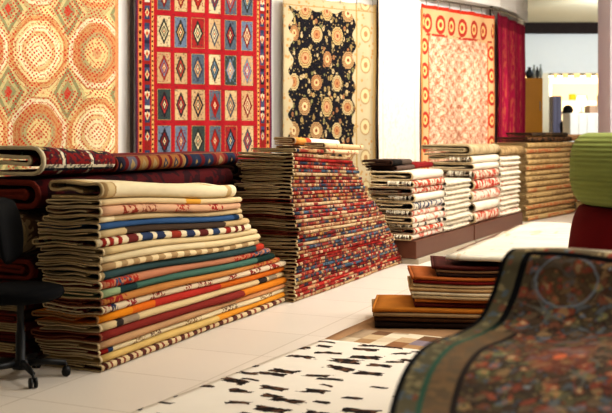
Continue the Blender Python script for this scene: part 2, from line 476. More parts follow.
def rug_three():    # navy floral rug with beige border
    g = G('navy floral rug'); u, z = g.uv()
    X = u*1.33
    w = g.noise(g.vec(X, z, 0.0), 4, 2)
    inx = .075+.03*g.sin(z*26)
    field = (u > inx)*(u < .735+.02*g.sin(z*26+1.0))*(z < 2.57+.022*g.sin(X*24))
    p = g.vec(X, z, 0.0)
    c = g.mul(g.col('#17161c'), w*.8+.6)
    # leaves and buds
    lv = g.voro(g.vec(X*1.3, z*.8, 3.0), 15, 'F1')
    c = g.mix(lv < .35, c, g.pal(g.sep(g.voro(g.vec(X*1.3, z*.8, 3.0), 15, 'F1', 1)), ['#a8905e', '#8d764a', '#b8a27a', '#9a6a46', '#77754c', '#bba67e']))
    c = g.mix(lv < .13, c, '#5d4630')
    lv2 = g.voro(g.vec(X, z, 8.0), 26, 'F1')
    c = g.mix(lv2 < .24, c, '#a08a5c')
    # big palmettes
    gx = X/.30; gy = z/.27
    off = g.m('MODULO', g.abs(g.floor(gy)), 2.0)*.5
    hue = g.white(g.floor(gx+off), g.floor(gy), 2.0)
    fx = g.abs(g.fract(gx+off)-.5)*.30; fy = g.abs(g.fract(gy)-.5)*.27
    r0 = g.sqrt(fx*fx*1.3+fy*fy*.75)*(.9+.3*hue)
    ang = g.m('ARCTAN2', fx, fy)
    rr = r0*(1+.05*g.sin(ang*16))
    c = g.mix(rr < .100, c, '#17161c')
    c = g.mix(rr < .088, c, g.pal(hue, ['#b59c6a', '#ac8a60', '#c0aa7c', '#a67a52']))
    c = g.mix(g.band(rr, .066, .073), c, '#6a4a30')
    c = g.mix(g.band(rr, .044, .054), c, '#8a5a3a')
    c = g.mix(rr < .044, c, g.pal(hue, ['#c09068', '#cdb88a', '#ad7a50', '#c2a878']))
    c = g.mix(rr < .018, c, '#8a4a30')
    c = g.mix((g.noise(g.vec(X, z, 1.0), 50, 2) > .62)*.5, c, '#4a3a2a')
    # border
    bo = g.mul(g.col('#b5a584'), w*.3+.85)
    lb = g.voro(g.vec(X, z, 9.0), 15, 'F1')
    bo = g.mix(lb < .26, bo, '#b28a58')
    bx = g.abs(u-.87)*1.33; bz = g.abs(g.fract(z/.36)-.5)*.36
    br = g.sqrt(bx*bx*1.5+bz*bz)
    bo = g.mix(br < .10, bo, '#a08660'); bo = g.mix(br < .08, bo, '#c6b488'); bo = g.mix(br < .035, bo, '#a07a52')
    bo = g.mix(g.band(u, .755, .772), bo, '#a5854f'); bo = g.mix(u > .965, bo, '#b09463')
    bo = g.mix(g.band(z, 2.60, 2.61), bo, '#a07f4c')
    return g.done(g.mix(field, bo, c))
def rug_four():
    g = G('ivory rug'); u, z = g.uv(); p = g.vec(u*1.0, z, 0.0)
    c = g.mul(g.col('#eadfcf'), g.noise(p, 3, 3)*.12+.94)
    c = g.mix((g.noise(g.vec(u, z*.6, 2.0), 26, 2, 1.0) > .58)*.35, c, '#cfbaa0')
    c = g.mix((g.noise(p, 14, 3) > .62)*.4, c, '#dcc3a6')
    c = g.mix(g.band(g.abs(u-.5), .36, .40)*.4, c, '#d2b898')
    return g.done(c)
def rug_five():     # apricot rug with red roundel border
    g = G('apricot rug'); u, z = g.uv(); z = (z-1.2)/1.06+1.2
    X = (u-.5)*1.5; ax = g.abs(X)
    w = g.noise(g.vec(X, z, 0.0), 3, 3)
    c = g.mix(w, '#cfa688', '#dcbca2')
    p = g.vec(ax+.02*g.sin(z*40), z+.02*g.sin(ax*46), 0.0)
    v1 = g.voro(p, 17, 'DISTANCE_TO_EDGE', 0, .55)
    c = g.mix((v1 < .075)*.7, c, '#a85f3c')
    v2 = g.voro(g.vec(ax, z, 4.0), 30, 'F1', 0, .6)
    c = g.mix((v2 < .30)*.65, c, '#a05632')
    lat = g.sin(ax*38+g.sin(z*17))*g.sin(z*34)
    c = g.mix((lat > .62)*.6, c, '#984a2c')
    c = g.mix((lat < -.7)*.5, c, '#ecdcb8')
    # side border roundels
    uu = g.abs(u-.5)
    b = g.mix(w, '#c89c6c', '#d2b084')
    fz = g.abs(g.fract(z/.30)-.5)*.30; fx = g.abs(uu-.455)*1.5
    r = g.sqrt(fz*fz*.7+fx*fx*1.6)
    b = g.mix(r < .085, b, '#a8382a'); b = g.mix(r < .05, b, '#e6b878'); b = g.mix(r < .022, b, '#a8382a')
    b = g.mix(uu > .485, b, '#cf8a50'); b = g.mix(g.band(uu, .405, .415), b, '#c0542f')
    c = g.mix(uu > .405, c, b)
    # top border
    t = g.mix(w, '#c89c6c', '#d2b084')
    fx2 = g.abs(g.fract(u*6.5)-.5)*1.5/6.5; fz2 = g.abs(z-2.535)
    r2 = g.sqrt(fz2*fz2*.55+fx2*fx2*1.2)
    t = g.mix(r2 < .088, t, '#a8382a'); t = g.mix(r2 < .052, t, '#e5b677'); t = g.mix(r2 < .026, t, '#a8382a')
    t = g.mix((z < 2.415)*(g.noise(g.vec(u, z, 1.0), 14, 1) > .46), t, '#a8382a')
    t = g.mix(z > 2.715, t, '#c2331f')
    c = g.mix((z > 2.385)*(uu < .46), c, t)
    c = g.mix((z > 2.715), c, '#c03420')
    return g.done(c)
def rug_six():
    g = G('crimson ikat rug'); u, z = g.uv()
    n = g.noise(g.vec(u*26, z*1.6, 0.0), 1, 3)
    c = g.mix(n, '#7d0f2c', '#c42a58')
    fx = g.abs(g.fract(u*7)-.5); k = g.floor(u*7)
    fz = g.fract(z*3.2+g.noise(g.vec(u*90, z*3, 0.0), 1)*.25)
    c = g.mix((fx < .20)*(g.noise(g.vec(u*60, z*7, 0.0), 1, 2) > .52)*.7, c, '#c0664a')
    c = g.mix((g.abs(g.fract(u*7+.5)-.5) < .08)*.6, c, '#6a0f2a')
    c = g.mix((z > 2.74)*.8, c, '#7a1030')
    return g.done(c)
HR = []
hanging('hanging_rug', (-3.06, 9.40), (-1.88, 10.02), 2.95, .35, rug_one(), 'pale gold and red octagon medallion rug hanging at the far left of the display wall', .014, 2.5, hooks=6, seed=3)
hanging('hanging_rug', (-1.715, 10.10), (-.375, 10.94), 2.95, .35, rug_two(), 'red hanging rug of square panels with diamonds and a narrow navy border', .012, 3.2, hooks=7, seed=5)
hanging('hanging_rug', (-.256, 10.97), (.83, 11.76), 2.70, .35, rug_three(), 'dark navy floral hanging rug with a wide beige border', .014, 2.6, hooks=6, seed=8)
hanging('hanging_rug', (.848, 11.70), (1.385, 12.16), 2.90, .35, rug_four(), 'plain ivory hanging rug between the navy floral rug and the apricot rug', .012, 1.5, hooks=3, seed=9)
hanging('hanging_rug', (1.496, 12.9), (2.68, 14.25), 2.86, .35, rug_five(), 'apricot hanging rug with red roundels along its top and side borders', .02, 2.6, hooks=7, seed=12)
hanging('hanging_rug', (2.75, 14.4), (3.56, 16.2), 2.92, .35, rug_six(), 'crimson ikat hanging rug, furthest right on the display wall', .03, 3.5, hooks=4, seed=4)
# rail, post and dark strips added where shade falls
def rail(pts, label):
    bm = bmesh.new(); tube(bm, pts, .014, 8)
    return tag(obj('hanging_rail', bm, chrome), label, 'rail')
rail([(1.46, 12.86, 2.935), (2.06, 13.52, 2.935), (2.70, 14.25, 2.95), (3.1, 15.13, 2.97), (3.60, 16.25, 2.99)], 'thin grey curtain rail with hooks above the apricot and crimson rugs')
for (xx, yy, ww, lb) in ((.86, 11.84, .022, 'slim dark post between the navy floral rug and the ivory rug'), (2.66, 14.37, .02, 'dark strip added for the shaded recess between the apricot rug and the crimson rug'), (-1.765, 10.13, .014, 'dark strip added for the shade beside the left edge of the red panel rug')):
    bm = bmesh.new(); box(bm, xx-ww, xx+ww, yy-.03, yy+.03, 0, 3.0, .005)
    p_ = tag(obj('post_and_shade_strip', bm, plain('dark brown post and shade strip', '#2b2019', .6, 0, .1), None, False), lb, 'post')

# ------------------------------------------------------------------ tall stack in front (22 rugs)
N1 = Vector((-1.016, 4.98, 0)); D1 = Vector((.916, 2.16, 0)).normalized(); fr1 = frame(N1, D1)
def solve(P, d, px):
    k = (px-CX)/F; return (k*P.y-P.x)/(d.x-k*d.y)
s1 = lambda px: solve(N1, D1, px)
z1 = lambda py: H-(py-HY)*N1.y/F
CR, TA, PK, RD, NV, OR, DR, TE = '#e6d6b0', '#c7a877', '#cf9a76', '#9c2a20', '#27304a', '#cf7d1e', '#7c1210', '#24504e'
ST1 = [
 (183, 200, 236, CR, [(104, 109, '#a98a5f'), (109, 116, '#c9b184'), (116, 117.5, '#a58456'), (228, 232, '#b99c6c')], 'plain cream', 46),
 (200.5, 208, 242, '#dcc294', [(188, 203, '#d29a3c')], 'cream with one ochre patch', 47),
 (208, 217.5, 242, '#d3a582', [(123, 138, '#8a3524', 40), (142, 157, '#8a4a34', 55), (176, 190, '#a03c2c', 60), (210, 224, '#962a22', 40)], 'peach with small dark red motifs', 45),
 (217.5, 225, 245, '#c8b084', [(90, 118, '#e0cfa6')], 'tan with a cream end', 44),
 (225, 232.5, 245, '#23527f', [(236, 241, '#173049'), (241, 250, '#bca680')], 'deep blue', 40),
 (232.5, 240.5, 250, '#3d2d22', [(90, 131, '#bfa77b'), (228, 252, '#c2a577')], 'dark brown with tan ends', 38),
 (240.5, 249.5, 252, '#e2d2ae', [(106, 110, '#8f2a20'), (113, 117, '#8f2a20'), (121, 125, '#8f2a20'), (131, 141, '#6c2a26'), (145, 156, '#32405c'), (160, 168, '#2f3852'), (174, 183, '#8f3424'), (188, 196, '#2f3852'), (201, 210, '#5c2420'), (215, 222, '#32405c'), (228, 233, '#8f2a20'), (237, 240, '#6c2a26'), (243, 246, '#6c2a26')], 'cream with navy and maroon dashes', 36),
 (249.5, 256.5, 258, '#d4bd8f', [(90, 120, '#c6ad7e')], 'plain sand', 36),
 (256.5, 265, 260, '#dfcca2', [(205, 262, '#d2bd92')], 'plain light cream', 37),
 (265, 272.5, 261, '#a98a60', [(i, i+6, '#d8c398') for i in range(118, 262, 12)], 'brown with pale cream dashes', 38),
 (272.5, 282, 266, '#21474a', [(90, 108, '#b39d76'), (258, 268, '#a8341f')], 'dark teal', 38),
 (282, 291, 273, '#b97a5a', [(102, 118, '#9e2e22', 40), (118, 134, '#2f4a66', 45), (120, 140, '#a3301f', 50), (236, 262, '#9e2a1e', 45), (255, 272, '#2f4a66', 40)], 'rose with red and blue motifs', 40),
 (291, 299.5, 275, '#3d6a5c', [(90, 122, '#8f9f78'), (122, 140, '#1d3a3a'), (258, 280, '#173029')], 'sea green with a pale green end', 42),
 (299.5, 307, 281, '#b87a3c', [(90, 127, '#8f2420', 45), (255, 282, '#9e3a28', 40)], 'amber with a red patterned end', 42),
 (307, 315, 286, '#d9c4a4', [(104, 114, '#8f2c28', 40), (112, 118, '#27304a', 40), (128, 138, '#8a3030', 55), (152, 168, '#7d2b24', 55), (185, 194, '#8a2a24', 60), (200, 214, '#7d2b24', 60), (230, 240, '#8a2a24', 60), (252, 262, '#7d2b24', 60), (270, 280, '#8a2a24', 50)], 'cream with small maroon motifs', 40),
 (315, 325, 287, '#b5241a', [(90, 135, '#d8861c'), (135, 158, '#cf6a1c'), (225, 290, '#c8691e')], 'orange turning to bright red', 34),
 (325, 333.5, 288, '#d3bb8c', [(119, 126, '#332a26'), (126, 142, '#94816a'), (262, 270, '#332a26'), (272, 280, '#94816a')], 'sand with charcoal bands', 36),
 (333.5, 343, 288, '#7f1611', [(245, 290, '#c9791f')], 'dark crimson', 30),
 (343, 351, 290, '#b98f66', [(240, 292, '#c48c5e')], 'dusty tan', 33),
 (351, 357.5, 291, '#dbc9a2', [(103, 112, '#8e241c'), (112, 117, '#2b3c58'), (136, 149, '#8a6a48', 80), (155, 166, '#6a4a3a', 80), (190, 205, '#8a6a48', 80), (225, 240, '#6a4a3a', 80), (262, 275, '#8a6a48', 80)], 'ivory with a red and blue corner', 36),
 (357.5, 365.5, 291, '#cfae6a', [(220, 292, '#cf8a2c')], 'straw yellow', 38),
 (365.5, 373, 292, '#d2bc92', [(104+i*13, 108+i*13, '#5a3026') for i in range(15)]+[(111+i*13, 113+i*13, '#7a3a2c') for i in range(14)], 'cream with dark brown dashes', 41),
]
zm1 = lambda s, z: (z*(1-.052*max(s, 0)) if s < 2.4 else z*.875)+.010*math.sin(min(max(s, 0), 2.5)*3.4-1.2+z*2)*min(1, z*1.6)
qw1 = lambda q, z: min(1, z*6)*(.006*math.sin(q*9+z*11)+.004*math.sin(q*21-z*17))*min(1, max(0, q)*8)
n1 = len(ST1)
for i, (ya, yb, fx, base, segs, desc, lpx) in enumerate(ST1):
    zt, zb = z1(ya), max(z1(yb), 0.002)
    sg = [(s1(q[0]), s1(q[1]))+tuple(q[2:]) for q in segs]
    if i == 0: mt_ = m_segments('cream folded rug weave', base, sg)
    else: mt_ = m_segments('rug weave '+desc, base, sg)
    rr = random.Random(100+i)
    q0 = .012+rr.uniform(-.008, .012)
    # left end of the fold seen from the camera -> width
    k = (lpx-CX)/F; P0 = fr1(0, q0, 0); nrm = Vector((-D1.y, D1.x, 0))
    W = (k*P0.y-P0.x)/(nrm.x-k*nrm.y)+rr.uniform(-.015, .015)
    pos = 'topmost' if i == 0 else 'lowest' if i == n1-1 else ordinal(i+1)+' from the top'
    e = plain('red bound edge', '#7d4a34', var=.3) if i in (13, 17) else plain('orange bound edge', '#8a643c', var=.3) if i == 15 else edge_pale if i % 3 else edge_tan
    folded_rug('folded_rug', fr1, rr.uniform(-.012, .012), s1(fx)+rr.uniform(-.01, .01), q0, W, zb+.0005, zt-zb-.001, mt_, e,
               f'{desc} rug, {pos} in nearest tall stack', 'rug', 'folded rugs in the nearest stack', rr, 22, 12, zm1, .007, path=fold_path3(W, zt-zb-.001, rr, 12), th=.165*(zt-zb), qw=qw1)

# ------------------------------------------------------------------ back row behind it
B0 = N1 + Vector((-D1.y, D1.x, 0))*.47; frB = frame(B0, D1)
sB = lambda px: solve(B0, D1, px)
def m_bordered(name, red, frames):
    g = G(name); u, v = g.uv()
    c = g.mul(g.col(red), g.noise(g.vec(u, v, 0.0), 9, 3)*.7+.6)
    for per, a, b, colr in frames: c = g.mix(g.band(g.fract(u/per), a, b), c, colr)
    return g, c, u, v
# red rug with white bands
g, c, u, v = m_bordered('red rug with white guard stripes', '#7a1a1a', [])
fu = g.fract(u/.26); c = g.mix(g.band(fu, .25, .75)*(g.abs(v-.10) < .035), c, '#2b2024')
c = g.mix(g.band(fu, .38, .62)*(g.abs(v-.10) < .02), c, '#c9ae78')
c = g.mix(fu < .10, c, '#d8cbb0'); c = g.mix(g.band(fu, .1, .14), c, '#2a2a34')
c = g.mix(g.abs(v+.01) < .010, c, '#d8cbb0'); c = g.mix(g.band(v, -.035, -.02), c, '#20222c')
c = g.mix((g.noise(g.vec(u, v, 2.0), 34, 2) > .52)*.75, c, '#231f2a'); c = g.mix((g.voro(g.vec(u, v, 2.0), 30, 'F1') < .2)*.6, c, '#a08a62')
white_stripe = g.done(c)
def m_boxes(name, ground, cols, per=.13):  # back-row colours darkened to put the weaker light there into them
    g = G(name); u, v = g.uv(); k = g.floor(u/per); f = g.abs(g.fract(u/per)-.5)
    c = g.mul(g.col(ground), g.noise(g.vec(u, v, 0.0), 8, 3)*.6+.7)
    inb = (f < .36)*(g.abs(v) < .05)
    c = g.mix(inb, c, g.pal(g.white(k, 1.0, 2.0), cols))
    d = f/.2+g.abs(v)/.035
    c = g.mix((d < 1.0), c, g.pal(g.white(k, 5.0, 2.0), ['#211c2a', '#74211c', '#8f7a54', '#2a3348']))
    c = g.mix((d < .45), c, '#8f754a')
    c = g.mix(g.band(g.abs(v), .055, .062), c, '#8f754a')
    return g.done(c)
dkz = lambda py: H-(py-HY)*5.27/F
rr = random.Random(5)
folded_rug('folded_rug', frB, .10, .76, -.03, .5, .955, .185, white_stripe, plain('white bound edge', '#cdbf9f', var=.2), 'thick folded red rug with white and navy guard stripes, at the upper left edge', 'rug', None, rr, 12, 8, lambda s, z: .955+(z-.955)*(1-.35*max(0, s-.1)), th=.02, bul=.004, edge=.02)
zmB = None
folded_rug('folded_rug', frB, .80, 1.62, -.01, .44, .957, .105, m_boxes('red rug with boxed border', '#641818', ['#8a5a2e', '#5a5560', '#2a2634', '#6d221e', '#8a6438']), edge_red, 'folded red rug with grey and gold boxes behind the nearest stack', 'rug', None, rr, 12, 8, zmB, th=.02, bul=.008)
folded_rug('folded_rug', frB, 1.64, 2.40, .0, .44, .957, .10, m_boxes('navy rug with boxed border', '#5c171c', ['#222a3e', '#9a8262', '#44566a', '#222a3e', '#7d3a2a'], .17), plain('navy edge', '#222436', var=.2), 'folded red and navy rug with cream and blue boxes behind the nearest stack', 'rug', None, rr, 12, 8, zmB, th=.02, bul=.008)
folded_rug('folded_rug', frB, 1.35, 2.30, -.10, .34, .865, .068, m_boxes('blue rug with boxed border', '#a32d24', ['#39618c', '#8a6a4c', '#4a6f92', '#c0432f'], .12), edge_red, 'thin folded blue and red rug tucked beneath the red and navy one', 'rug', None, rr, 12, 8, None, th=.015, bul=.004) if False else None
folded_rug('folded_rug', frB, 2.46, 3.3, .0, .44, .86, .12, m_motif('black speckled rug', '#15131a', '#5a2a24', 60, .6), edge_dark, 'black speckled folded rug between the two tallest stacks', 'rug', None, rr, 10, 6, None, th=.024)
# pile below these
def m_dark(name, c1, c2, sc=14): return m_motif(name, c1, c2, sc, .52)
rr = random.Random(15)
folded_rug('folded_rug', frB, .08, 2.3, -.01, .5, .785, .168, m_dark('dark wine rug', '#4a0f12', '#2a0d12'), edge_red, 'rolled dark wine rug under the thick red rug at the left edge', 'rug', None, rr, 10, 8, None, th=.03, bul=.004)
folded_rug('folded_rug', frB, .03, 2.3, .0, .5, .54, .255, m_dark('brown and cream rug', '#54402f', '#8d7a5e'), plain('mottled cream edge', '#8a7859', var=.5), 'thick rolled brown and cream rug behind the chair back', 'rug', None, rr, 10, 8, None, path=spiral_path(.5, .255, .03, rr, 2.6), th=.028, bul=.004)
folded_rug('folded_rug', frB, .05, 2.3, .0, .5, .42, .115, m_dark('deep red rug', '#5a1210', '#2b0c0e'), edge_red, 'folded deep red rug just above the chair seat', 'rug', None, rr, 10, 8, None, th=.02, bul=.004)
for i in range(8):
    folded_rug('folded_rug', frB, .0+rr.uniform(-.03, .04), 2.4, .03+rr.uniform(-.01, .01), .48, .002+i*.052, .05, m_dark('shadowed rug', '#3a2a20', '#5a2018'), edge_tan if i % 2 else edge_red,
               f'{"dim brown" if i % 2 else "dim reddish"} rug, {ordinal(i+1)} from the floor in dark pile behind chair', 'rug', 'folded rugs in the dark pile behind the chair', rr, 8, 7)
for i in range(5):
    folded_rug('folded_rug', frB, 2.46+rr.uniform(-.02, .02), 3.35, .0+rr.uniform(-.01, .01), .46, .002+i*.1715, .17, m_dark('dark navy rug', '#1c1a22', '#3a1c1c'), edge_dark,
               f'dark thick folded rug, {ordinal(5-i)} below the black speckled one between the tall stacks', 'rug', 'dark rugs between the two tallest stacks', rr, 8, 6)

# ------------------------------------------------------------------ second tall stack (kilims)
N2 = Vector((-.056, 7.02, 0)); D2 = Vector((1.0, 2.21, 0)).normalized(); fr2 = frame(N2, D2)
s2 = lambda px: solve(N2, D2, px)
MIX = {
 'red and cream': m_dashes('red and cream kilim', ['#8c2a22', '#96302a', '#c2a580', '#74201d', '#a8553c', '#b59a78', '#2e2c38', '#8c2a22'], .05),
 'rust and navy': m_dashes('rust and navy kilim', ['#86402c', '#2f3544', '#a87c54', '#7d2620', '#343c4c', '#b5946a', '#903a2c'], .05),
 'tan and red': m_dashes('tan and red kilim', ['#b39872', '#bfa582', '#a5825c', '#86302a', '#b39872', '#966a4a'], .07),
 'blue and red': m_dashes('blue and red kilim', ['#3a4a58', '#47586a', '#862a24', '#a88e68', '#2f3340', '#566a76', '#903a32'], .05),
 'scarlet': m_dashes('scarlet kilim', ['#a02620', '#a02620', '#94221d', '#a8483a', '#b08660', '#7c1c18'], .09),
 'ochre and maroon': m_dashes('ochre and maroon kilim', ['#a07a42', '#5f2020', '#8c2c24', '#b59a70', '#5f2020', '#38343f'], .045),
}
keys = list(MIX)
order = [2, 4, 1, 0, 3, 2, 5, 0, 1, 3, 0, 5, 1, 2, 0, 3, 0, 2, 1, 2, 2, 5, 3, 2, 3, 1, 0, 4, 0, 1, 3, 0, 3, 5, 0, 4, 0, 2]
NL = len(order); HT = 1.055
FE = [(0, 405.5), (.06, 404), (.2, 398), (.34, 390), (.5, 384), (.6, 378), (.76, 370), (.85, 366), (.93, 360), (1.0, 352)]
def interp(t, T_):
    for (a, b), (c_, d_) in zip(T_, T_[1:]):
        if t <= c_: return b+(d_-b)*(t-a)/(c_-a)
    return T_[-1][1]
qw2 = lambda q, z: min(1, z*5)*(.005*math.sin(q*9+z*9)+.002*math.sin(q*19-z*16))*min(1, max(0, q)*9)
def zm2(s, z): return z*(1-.05*min(max(s, 0), 1.5)) - (0.0 if s > .25 else 0)
for i, k in enumerate(order):
    fb = 1-(i+1)/NL; z0 = fb*HT+.002; T = HT/NL-.0022
    rr = random.Random(300+i)
    fm = fb+.5/NL
    q0 = .005+.035*fm+.022*math.sin(fm*9+1)+rr.uniform(-.006, .006)
    W = .40+.03*math.sin(fm*6+2)+rr.uniform(-.03, .03) + (.09 if .5 < fm < .75 else 0)
    if fm < .22: W = .2
    fx = interp(fm, FE)
    pos = 'topmost' if i == 0 else 'lowest' if i == NL-1 else ordinal(i+1)+' from the top'
    folded_rug('folded_kilim', fr2, rr.uniform(-.014, .014), s2(fx)+rr.uniform(-.02, .02), q0, W, z0, T, MIX[keys[k]], edge_tan if i % 4 else edge_red if 8 < i < 22 else edge_pale,
               f'{keys[k]} folded kilim, {pos} in tall multicoloured stack', 'kilim', 'folded kilims in the multicoloured stack', rr, 16, 8, zm2, .006, edge=.02, path=fold_path3(W, T, rr, 8), th=.19*T, qw=qw2)
# rugs lying on top of it
ztop = 1.058
def top_rug(s_a, s_b, q, W, z, T, mat, lab, seed, tilt=0.0):
    rr = random.Random(seed)
    return folded_rug('folded_rug', fr2, s_a, s_b, q, W, z, T, mat, edge_tan, lab, 'rug', 'rugs lying on the multicoloured stack', rr, 10, 6, lambda s, zz: zz-.035*min(max(s, 0), 1.3)+tilt*(s-s_a), .006)
top_rug(.02, .52, .03, .34, ztop, .030, MIX['rust and navy'], 'mauve and gold folded kilim on the near end of the multicoloured stack', 1)
top_rug(.55, 1.22, .02, .17, ztop+.0005, .036, m_motif('cream rug with pink ends', '#d9b890', '#b5644a', 18, .6), 'short cream and pink rug lying at the front on the multicoloured stack', 2)
top_rug(.5, 1.34, .21, .2, ztop, .058, m_motif('tan rug striped', '#cda77a', '#a5563a', 12, .58), 'tan rolled rug with brick stripes lying behind on the multicoloured stack', 3)
top_rug(.55, 1.36, .03, .16, ztop+.038, .045, m_motif('oatmeal rug', '#cfae84', '#7a4a34', 16, .64), 'oatmeal rug lying on the short cream and pink one', 4)
top_rug(.4, 1.28, .215, .18, ztop+.060, .062, m_segments('orange to white roll', '#efe6d2', [(.3, .62, '#cf8f45'), (.62, .72, '#a8432c')]), 'rolled rug with a white end and an orange end, highest on the multicoloured stack', 6)

# ------------------------------------------------------------------ plinths and the cream stacks
P3 = Vector((.983, 9.02, 0)); D3 = Vector((1.70, 3.36, 0)).normalized(); fr3 = frame(P3, D3)
s3 = lambda px: solve(P3, D3, px)
brown = plain('brown laminate', '#5b3524', .45, 0, .1, .4); kick = plain('pale plinth base', '#a89c88', .5, 0, .05)
def plinth(sa, sb, lab):
    base = fr3((sa+sb)/2, .35, 0); r = empty('display_plinth', base); tag(r, lab, 'plinth', 'brown plinths under the cream stacks')
    M_ = lambda v: fr3(v.x, v.y, v.z)-base
    bm = bmesh.new(); box(bm, sa, sb, 0, .72, .05, .212, .006, M_); obj('plinth_box', bm, brown, r, False)
    bm = bmesh.new(); box(bm, sa+.01, sb-.01, -.02, .71, 0, .05, .003, M_); obj('plinth_base', bm, kick, r, False)
plinth(.03, 1.76, 'brown plinth with pale base under the nearer cream rug stacks')
plinth(1.80, 3.76, 'brown plinth with pale base under the further cream rug stacks')
cream_fr = plain('cream fringe yarn', '#e6dac2', var=.2)
def cream_stack(sa, sb, W, zs, specs, group, where, seed, yoff=0, fringe_end=True, q0=.03, fringe_face=0, nst=8, th=.78):
    """specs from the bottom: (thickness, material, description)"""
    rr = random.Random(seed); z = zs; n = len(specs)
    for i, (T, mt, ds) in enumerate(specs):
        pos = 'lowest' if i == 0 else 'topmost' if i == n-1 else ordinal(n-i)+' from the top'
        ja, jb, jq = rr.uniform(-.02, .03), rr.uniform(-.03, .02), rr.uniform(-.012, .012)
        r, fn, p = folded_rug('folded_rug', fr3, sa+ja, sb+jb, q0+jq, W+rr.uniform(-.03, .03), z+.0006, T-.0012, mt, [edge_tan, edge_grey, edge_pale][i % 3] if fringe_end else cream_fr,
                              f'{ds} rug, {pos} in {where}', 'rug', group, rr, nst, 7, None, .006, path=fold_path3(W, T-.0012, rr, 7), th=T*.17)
        dv = Vector((-D3.x, -D3.y, 0))
        if fringe_end and i % 2 == 0:
            pts = [fn(sa+ja, q, zz) for q, zz in [(.02+rr.random()*W*.55, T*.93) for _ in range(26)]]
            bm = bmesh.new(); fringe(bm, [q_+dv*.004 for q_ in pts], .8, dv, T*.85, rr, .004); tag(obj('fringe', bm, cream_fr, r), kind='stuff')
        if fringe_face:
            nv = Vector((D3.y, -D3.x, 0))
            m = int((sb-sa)*fringe_face)
            pts = [fn(sa+ja+.02+(sb+jb-sa-ja-.03)*j/m, -.006, T*.72) for j in range(m)]
            bm = bmesh.new(); fringe(bm, pts, .9, nv, T*.55, rr, .0045); tag(obj('fringe', bm, cream_fr, r), kind='stuff')
        z += T
    return z
zz3 = lambda py: H-(py-HY)*9.02/F
IV = '#d8ccb8'
mw = m_motif('ivory weave', IV, None, 1); mr = m_motif('ivory with brick motifs', '#d0c0a8', '#b0432f', 24, .5); mn_ = m_motif('ivory with navy motifs', '#cfc2ae', '#39425a', 20, .53)
mp = m_motif('ivory with pink motifs', '#d6c6b2', '#c4705c', 16, .56); mr2 = m_motif('red and ivory weave', '#b23a28', '#e8d8c0', 22, .53); mk = m_motif('ivory with dark squiggles', '#d2c6b2', '#2e2a2c', 14, .58)
specs = [(.055, mp, 'ivory and pink'), (.054, mr, 'ivory with sparse brick motifs'), (.045, mk, 'ivory with dark squiggles'), (.062, mp, 'ivory with pink dots'), (.055, mp, 'pale pink and cream'),
         (.075, mn_, 'ivory with navy motifs'), (.072, mw, 'plain ivory'), (.06, mr, 'cream and brick patterned'), (.064, mr, 'ivory with close brick motifs'), (.082, mw, 'thick plain white')]
t3 = cream_stack(.02, .86, .42, .2135, specs, 'folded cream rugs on the nearer plinth', 'cream stack on nearer plinth', 21)
def loose(sa, sb, q, W, z, T, mat, edge, lab, seed, fr=fr3, grp=None):
    return folded_rug('folded_rug', fr, sa, sb, q, W, z, T, mat, edge, lab, 'rug', grp, random.Random(seed), 8, 6, None, .008, hollow=1.2)
loose(.15, .62, .24, .30, t3, .05, plain('grey brown wool', '#5d4a40'), edge_dark, 'grey brown folded rug beneath the black one on the cream stack', 1)
loose(.05, .55, .24, .30, t3+.051, .055, m_segments('black to brown wool', '#4e4038', [(-1, .30, '#17120f')]), edge_dark, 'black and brown folded rug highest on the nearer cream stack', 2)
loose(.66, 1.25, .26, .22, t3, .06, plain('dark red wool', '#7a1719'), edge_red, 'dark red folded rug on the back of the nearer cream stack', 3)
mf = m_motif('fringed cream weave', '#d4c6b0', '#9a8f84', 26, .62, '#b98a74')
specs = [(.05, mf, ['cream fringed', 'off white fringed', 'pale cream fringed'][i % 3]) for i in range(10)]
cream_stack(.91, 1.72, .45, .2135, specs, 'fringed cream rugs on the nearer plinth', 'low pile on nearer plinth', 31, fringe_end=False, fringe_face=75)
z4 = .2135
specs = [(.125, mr, 'ivory with brick motifs'), (.105, mw, 'plain cream'), (.125, mp, 'ivory with pale red centre'), (.115, mr2, 'red and white'), (.105, mr, 'cream with orange red motifs'), (.07, mw, 'plain white'), (.085, mw, 'thick loose white')]
t4 = cream_stack(1.84, 2.82, .48, z4, specs, 'folded cream rugs on the further plinth', 'cream stack on further plinth', 41, nst=8)
jute = plain('jute beige', '#a98f69'); jute2 = plain('jute edge', '#8d7753', var=.3)
loose(1.80, 2.95, .05, .55, t4, .125, m_motif('beige wool', '#b5a07c', '#a38d68', 10), plain('beige wool edge', '#9b8a6b', var=.3), 'thick beige folded rug topping the cream stack on the further plinth', 5)
specs = [(.058, mf if i % 3 else mp, ['cream fringed', 'ivory fringed', 'pink tinged fringed', 'pale grey fringed'][i % 4]) for i in range(12)]
t5 = cream_stack(2.88, 3.70, .48, .2135, specs, 'fringed cream rugs on the further plinth', 'pile on further plinth', 51, fringe_end=False, fringe_face=70)
loose(2.98, 4.0, .05, .55, t5, .12, m_motif('jute weave', '#a98c62', '#8f744e', 12), jute2, 'sagging beige jute rug on the fringed pile, further plinth', 6)

